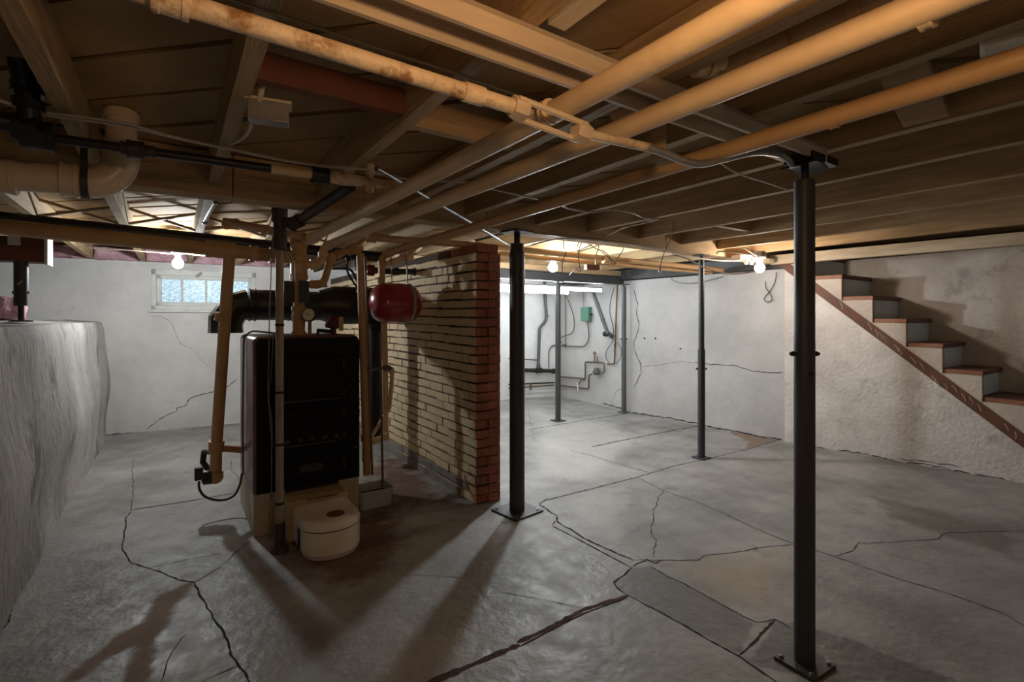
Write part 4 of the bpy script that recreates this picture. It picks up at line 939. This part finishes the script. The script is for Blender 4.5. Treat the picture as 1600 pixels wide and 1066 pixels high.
# upper waste pipe between joists
run('waste_pipe', [V((1.33, -.3, 2.085)), V((1.31, 1.25, 2.085))], .042, 'pipe_orange', 'tan waste pipe tucked between joists above the second heating pipe', fit=[(V((1.315, .70, 2.085)), Yd, .052, .12, 'tee'), (V((1.325, .50, 2.085)), Yd, .05, .04)])
run('waste_branch', [V((1.26, .80, 2.06)), V((1.19, .84, 2.05)), V((1.10, .86, 2.09))], .022, 'pipe', 'short branch with a beaded collar joining the waste pipe', fit=[(V((1.20, .835, 2.052)), V((1, -.5, .1)), .034, .03), (V((1.23, .82, 2.055)), V((1, -.5, .1)), .036, .02)])
# ---------------------------------------------------------------- brick wall
mb = MB(); bx, bxr = 1.80, 2.005; CH = .0677; BLN = .215; yE = 3.085; yBk = backY(1.8)+.05
for r in range(27):
    z = r*CH; off = (r % 2)*BLN/2; y = yE-off*0; first = BLN if r % 2 == 0 else BLN/2
    wob = .004*math.sin(r*1.7)
    L = first; y = yE
    while y < yBk:
        y2 = min(y+L, yBk+.1)
        gap = random.uniform(.003, .008); cz0 = random.uniform(-.003, .003)+.012*math.sin(y*1.3+2)*min(1, z)
        end = y == yE
        dxx = random.uniform(-.006, .006)
        yy0 = y+(random.uniform(-.006, .010) if end else gap/2)
        fm = [0, 0, 1 if end else 0, 0, 2 if z < .125 and y > yE+.05 else 0, 0]
        if end: fm[0] = fm[1] = 1
        mb.box((bx+.052+dxx, (yy0+y2-gap/2)/2, z+CH/2+cz0), (.104, y2-gap/2-yy0, CH-random.uniform(.008, .017)), Matrix.Rotation(random.uniform(-.008, .008), 3, 'X'), fm=fm)
        if end:
            rr = random.uniform(-.006, .008)
            mb.box((bx+.155, (yE+rr+y2)/2, z+CH/2+cz0*.5), (.098, y2-yE-rr, CH-random.uniform(.004, .010)), fm=[1, 1, 1, 1, 1, 1])
        y = y2; L = BLN
mb.box(((bx+.012+bxr-.006)/2, (yE+.012+yBk)/2, 27*CH/2), (bxr-.006-bx-.012, yBk-yE-.012, 27*CH), mi=3)
mb.box((bxr+.004, (yE+.02+yBk)/2, 27*CH/2), (.02, yBk-yE-.02, 27*CH), mi=4)
# corbelled top courses
mb.box((bx+.095, yE+.20, 27*CH+.03), (.17, .42, .06), fm=[1]*6); mb.box((bx+.10, (yE+.45+yBk)/2, 27*CH+.03), (.18, yBk-yE-.45, .06), fm=[3]*6)
o = mb.build('wall_brick', ['brickcream', 'brickred', 'parge', 'mortar', 'plaster'], smooth=False); struct(o, 'cream painted brick partition wall with a bare red brick end')
# ---------------------------------------------------------------- stairs
t = thing('staircase', (5.9, 1.4, 0), 'wooden basement stairs with brown treads and pale blue-grey risers along the wall', 'stairs')
XW = 6.305
def prismx(pts, xoff, depth, mbx, mi=0): mbx.prism([SP(y, z, xoff) for y, z in pts], (depth, 0, 0), mi)
for i in range(-1, 8):
    yn, z = ty(i), tz(i); yk = yn+RUN+(.19 if i == -1 else 0)
    mb = MB(); xa = rightX(yn)-.012
    mb.prism([V((xa, yn-.012, z-.04)), V((xa, yk, z-.04)), V((xa, yk, z)), V((xa, yn-.012, z))], (XW-xa-.003, 0, 0))
    mb.build('tread', 'brownwood', t, bevel=.006)
    MB().prism([V((xa-.0025, yn-.008, z-.037)), V((xa-.0025, yk-.004, z-.037)), V((xa-.0025, yk-.004, z-.003)), V((xa-.0025, yn-.008, z-.003))], (.004, 0, 0)).build('tread_edge', 'stairwood', t)
    if i < 8:
        zl = tz(i+1)
        mb = MB(); mb.prism([V((rightX(yn)+.006, yn+.012, zl)), V((rightX(yn)+.006, yn+.03, zl)), V((rightX(yn)+.006, yn+.03, z-.04)), V((rightX(yn)+.006, yn+.012, z-.04))], (XW-rightX(yn)-.01, 0, 0))
        mb.build('riser', 'stairgrey', t)
# stringer
mb = MB(); ya, yb2 = lo[0].y+.02, yfl+.0
mb.prism([SP(ya, zlo(ya)+.003, -.004), SP(yb2, zlo(yb2)+.005, -.004), SP(yb2-.02, .105, -.004), SP(ya, zup(ya), -.004)], (.05, 0, 0)); mb.build('stringer', 'brownwood', t)
# whitewashed side between stringer and treads
pts = [(2.90, zup(2.90))] if zup(2.9) < 1.9 else []
top = []
for i in range(-1, 9): 
    yn, z = ty(i), tz(i); top += [(yn+RUN if i > -1 else 2.75, z-.04), (yn+.001, z-.04)]
poly = [(y, z) for y, z in top if z > zup(y)-.2]
ylow = poly[-1][0]
bot = [(ylow, zup(ylow)-.02), (poly[0][0], zup(poly[0][0])-.02)]
mb = MB(); prismx(poly+bot, .002, .06, mb); mb.build('side_panel', 'stairwhite', t, smooth=False)
for u, v, du in ((1358, 507, 4), (1370, 518, 2), (1376, 522, 2), (1382, 527, 3), (1400, 541, 4), (1406, 546, 3), (1425, 560, 6), (1440, 570, 4), (1459, 590, 3), (1464, 595, 3), (1478, 602, 3), (1490, 605, 6), (1505, 618, 4), (1517, 623, 4), (1530, 634, 3), (1572, 665, 4), (1589, 678, -2), (1315, 475, 1)):
    MB().tube(spline([PL(u-3, v-3, R2, R3, .006), PL(u+du*.5, v+3, R2, R3, .006), PL(u+du, v+9, R2, R3, .006)], 3), .0026, 5).build('plaster_drip', 'stairwhite', t)
mb = MB(); mb.box((5.98, 2.80, 1.935), (.6, .03, .08)); mb.build('top_board', 'brownwood', t)
# ---------------------------------------------------------------- far wall plumbing
FB = lambda u, v, o=.05: PL(u, v, BA, BB, o)
FR = lambda u, v, o=.04: PL(u, v, R0, R1, o)
run('vent_pipe', [FB(851, 440, .09), FB(851, 456, .09), FB(854, 496, .09), FB(851, 504, .09), FB(843, 512, .09), FB(842, 545, .09), FB(841, 578, .09)], .026, 'postgrey', 'kinked grey drain pipe running down the back wall', fil=.05, fit=[(FB(841.5, 572, .09), Zd, .033, .05), (FB(854, 494, .09), Zd, .031, .04)])
run('floor_drain', [FB(800, 578, .10), FB(868, 580, .12)], .034, 'black', 'horizontal black drain near the foot of the back wall', fit=[(FB(842, 579, .11), Xd, .045, .10, 'tee'), (FB(866, 580, .12), Xd, .043, .06, 'cleanout')])
run('low_pipe', [FB(795, 560, .06), FB(843, 563, .06)], .010, 'oldcopper', 'thin horizontal pipe on the back wall above the black drain')
run('low_pipe', [FB(795, 601, .08), FB(866, 598, .10)], .013, 'black', 'lower thin black pipe at the foot of the back wall')
run('low_pipe', [FB(795, 607, .14), FB(866, 602, .14)], .013, 'oldcopper', 'lowest thin pipe at the foot of the back wall', fit=[(FB(829, 605, .14), Zd, .02, .10, 'valve')])
t = thing('switch_box', FR(916, 492, .05), 'small green switch box on the far wall', 'switch box')
c = FR(916, 491, .06); MB().box(c, (.10, .16, .225), Matrix.Rotation(.08, 3, 'Z')).build('box', 'green', t, bevel=.008)
c2 = FR(922, 491.5, .12); MB().lathe(c2, (-.2, -1, 0), [(0, .02), (.05, .02), (.055, .01)], 12).build('switch_knob', 'black', t)
run('wall_conduit', [FR(919, 504), FR(920.5, 531), FR(913, 542), FR(886, 541), FR(872, 540)], .009, 'postgrey', 'grey conduit curving down from the green switch box', fil=.1, n=10)
run('wall_conduit', [FB(872, 540, .03), FB(862, 540, .03), FB(857.5, 548, .03), FB(857.5, 576, .03)], .009, 'postgrey', 'grey conduit turning down the back wall by the corner', fil=.1, n=10)
run('wall_conduit', [FR(883, 455, .03), FR(884, 545, .03)], .006, 'postgrey', 'thin straight conduit dropping to a small valve on the far wall', fit=[(FR(882, 540, .03), Yd, .022, .06, 'fitting')])
run('wall_conduit', [FR(912, 446, .03), FR(912, 480, .03)], .005, 'postgrey', 'thin conduit entering the green switch box from above')
run('duct_pipe', [FR(917, 454, .10), FR(926, 455, .10), FR(933, 475, .10), FR(941, 497, .10), FR(950, 522, .10)], .027, 'postgrey', 'slanting grey pipe with white bands on the far wall', fil=.06, fit=[(FR(933.5, 476, .10), V((0, -.35, -1)), .031, .03), (FR(942, 500, .10), V((0, -.35, -1)), .031, .03)])
run('elbow_pipe', [FR(944, 522, .09), FR(952, 522, .08), FR(958, 527, .05)], .030, 'black', 'black elbow at the foot of the slanting grey pipe', fit=[(FR(946, 522, .09), Yd, .036, .05)])
run('copper_riser', [FR(964.5, 440), FR(962, 510), FR(960, 569), FR(949, 569)], .012, 'copper', 'tall copper pipe on the far wall beside the grey post', fil=.04, n=10, fit=[(FR(961, 540), Zd, .017, .05)])
t = thing('water_meter', FR(933, 582, .08), 'small brass water meter in a pipe loop on the far wall', 'water meter')
MB().sphere(FR(932, 582, .08), .055, 16, (1, 1.2, .8)).build('meter_body', 'postgrey', t)
MB().lathe(FR(932, 581, .08), Zd, [(.02, .045), (.055, .045), (.06, .03)], 16).build('meter_cap', 'steel', t)
MB().tube(fillet([FR(925, 585, .08), FR(920, 586, .07), FR(920, 608, .05), FR(872, 602, .05)], .04), .012, 10).build('outlet_pipe', 'oldcopper', t)
MB().tube(fillet([FR(940, 584, .08), FR(944, 582, .07), FR(944, 567, .05), FR(914.5, 565.5, .05), FR(914.5, 592, .05), FR(872, 588.5, .05)], .04), .012, 10).build('inlet_pipe', 'oldcopper', t)
mb = MB(); mb.tube([FR(929, 565, .05), FR(929, 549, .05)], .008, 8); mb.tube([FR(927, 552, .05), FR(931, 552, .05)], .010, 8); mb.tube([FR(933, 566, .05), FR(933, 557, .05)], .008, 8); mb.build('valve', 'copper', t)
MB().tube([FR(903, 599, .06), FR(903, 611, .06)], .016, 10).build('hose_bib', 'white', t)
MB().tube([FR(914, 593, .05), FR(908, 594, .06), FR(904, 601, .06)], .010, 8).build('bib_pipe', 'oldcopper', t)
wire('hanging_cord', [FR(882, 459, .15), FR(888, 470, .12), FR(896, 494, .08), FR(897, 512, .06), FR(893, 521, .06), FR(882, 525, .06), FR(874, 530, .06), FR(878, 536, .06)], .008, 'cabledark', 'black cord hanging from the fluorescent lamp down the far wall', 'cord', n=8)
wire('wall_wire', [FR(960, 448, .05), FR(954, 470, .05), FR(953, 490, .05), FR(958, 512, .05), FR(957, 532, .05), FR(948, 548, .05), FR(947, 560, .05), FR(953, 568, .05)], .006, 'postgrey', 'grey wire curling beside the tall copper pipe', 'wire')
wire('wall_wire', [FR(965, 535, .05), FR(970, 545, .05), FR(970, 556, .05), FR(964, 567, .05), FR(955, 570, .05)], .005, 'postgrey', 'small grey wire loop at the copper pipe bottom', 'wire')
# ---------------------------------------------------------------- crawlspace ledge and insulation
t = thing('ledge_post', (-.83, 4.5, 1.325), 'short dark post with side bolts standing on the crawlspace ledge', 'post')
c = PY(33, 440, 4.5)
MB().lathe((c.x, 4.5, 0), Zd, [(1.43, .036), (1.72, .036)], 20).build('tube', 'post', t)
MB().lathe((c.x, 4.5, 0), Zd, [(1.325, .06), (1.335, .06), (1.337, .016), (1.44, .016)], 12).build('jack_screw', 'black', t)
for v in (457,): MB().tube([PY(19, v, 4.5), PY(46, v, 4.5)], .009, 8).build('bolt', 'black', t)
q = PY(31, 442, 4.455); MB().bar(q+V((-.012, 0, -.012)), q+V((.012, 0, .015)), .012, .008, up=(0, 1, 0)).build('pin', 'steel', t)
t = thing('crawlspace_beam', (-1.2, 4.5, 1.72), 'dark red-brown boxed beam resting on the short ledge post', 'beam')
MB().box((-1.45, 4.55, 1.80), (1.5, .16, .16)).build('beam', 'redwood', t, bevel=.003)
MB().box((-.695, 4.55, 1.80), (.016, .18, .19)).build('end_trim', 'white', t)
q = PY(22, 376, 4.46); tag(MB().box(q+V((0, 0, 0)), (.06, .006, .06)).build('paper_note', 'paper'), 'small white paper pinned on the red-brown crawlspace beam', 'paper')
def lump(name, c, s, m, label, grp, seed):
    R = random.Random(seed); mb = MB(); n = 8
    mb.box(c, s); 
    bmv = mb
    o = bmv.build(name, m, smooth=True, sharp=180)
    md = o.modifiers.new('sub', 'SUBSURF'); md.levels = md.render_levels = 3; md.subdivision_type = 'SIMPLE'
    tx = bpy.data.textures.new(name, 'CLOUDS'); tx.noise_scale = .07
    dm_ = o.modifiers.new('dis', 'DISPLACE'); dm_.texture = tx; dm_.strength = .05; dm_.texture_coords = 'GLOBAL'
    return tag(o, label, 'insulation', grp)
bays = [(-1.25, -.77, 'over the crawlspace'), (-.77, -.29, 'above the low wall end'), (-.29, .17, 'above the window top'), (.17, .668, 'behind the leaning return pipe'), (.668, 1.15, 'behind the boiler riser')]
for k, (a, b, lb) in enumerate(bays):
    xm = (a+b)/2; lump('insulation_batt', (xm, backY(xm)+.02, 2.095), (b-a-.06, .14, .14), 'pink', f'pink insulation batt stuffed between joists {lb}', 'pink insulation batts along the back wall', k)
c = PY(8, 470, 5.6); lump('insulation_scrap', (c.x, 5.6, 1.43), (.22, .16, .18), 'pink', 'crumpled pink insulation scrap on the crawlspace ledge', None, 9)
for k, (uv, lb) in enumerate((([(120, 377), (137, 380), (200, 384), (240, 387), (272, 392)], 'white cable stapled under joists toward the window bulb'), ([(100, 384), (137, 387), (200, 391), (272, 397)], 'lower white cable running to the window bulb'), ([(284, 396), (340, 401), (420, 402), (470, 406)], 'white cable running from the window bulb past the riser'))):
    wire('bulb_cable', [PD(u, v, 4.55+.1*k) for u, v in uv], .006, 'cablewhite', lb, 'cable')
run('far_conduit', [PD(335, 313, 2.9), PD(318, 345, 3.5), PD(310, 362, 4.0)], .02, 'postgrey', 'short grey pipe rising past the girder above the heating main', fit=[(PD(320, 341, 3.45), V((.1, 1, -.3)), .026, .08)])
# ---------------------------------------------------------------- daylight outside the window, view
w = bpy.data.worlds.new('world'); SC.world = w; w.use_nodes = True
bg = w.node_tree.nodes['Background']; bg.inputs[0].default_value = (.80, .92, 1.0, 1); bg.inputs[1].default_value = 1.3
vs = SC.view_settings; vs.view_transform = 'Standard'; vs.look = 'None'; vs.gamma = 1; vs.exposure = 0; vs.use_curve_mapping = False
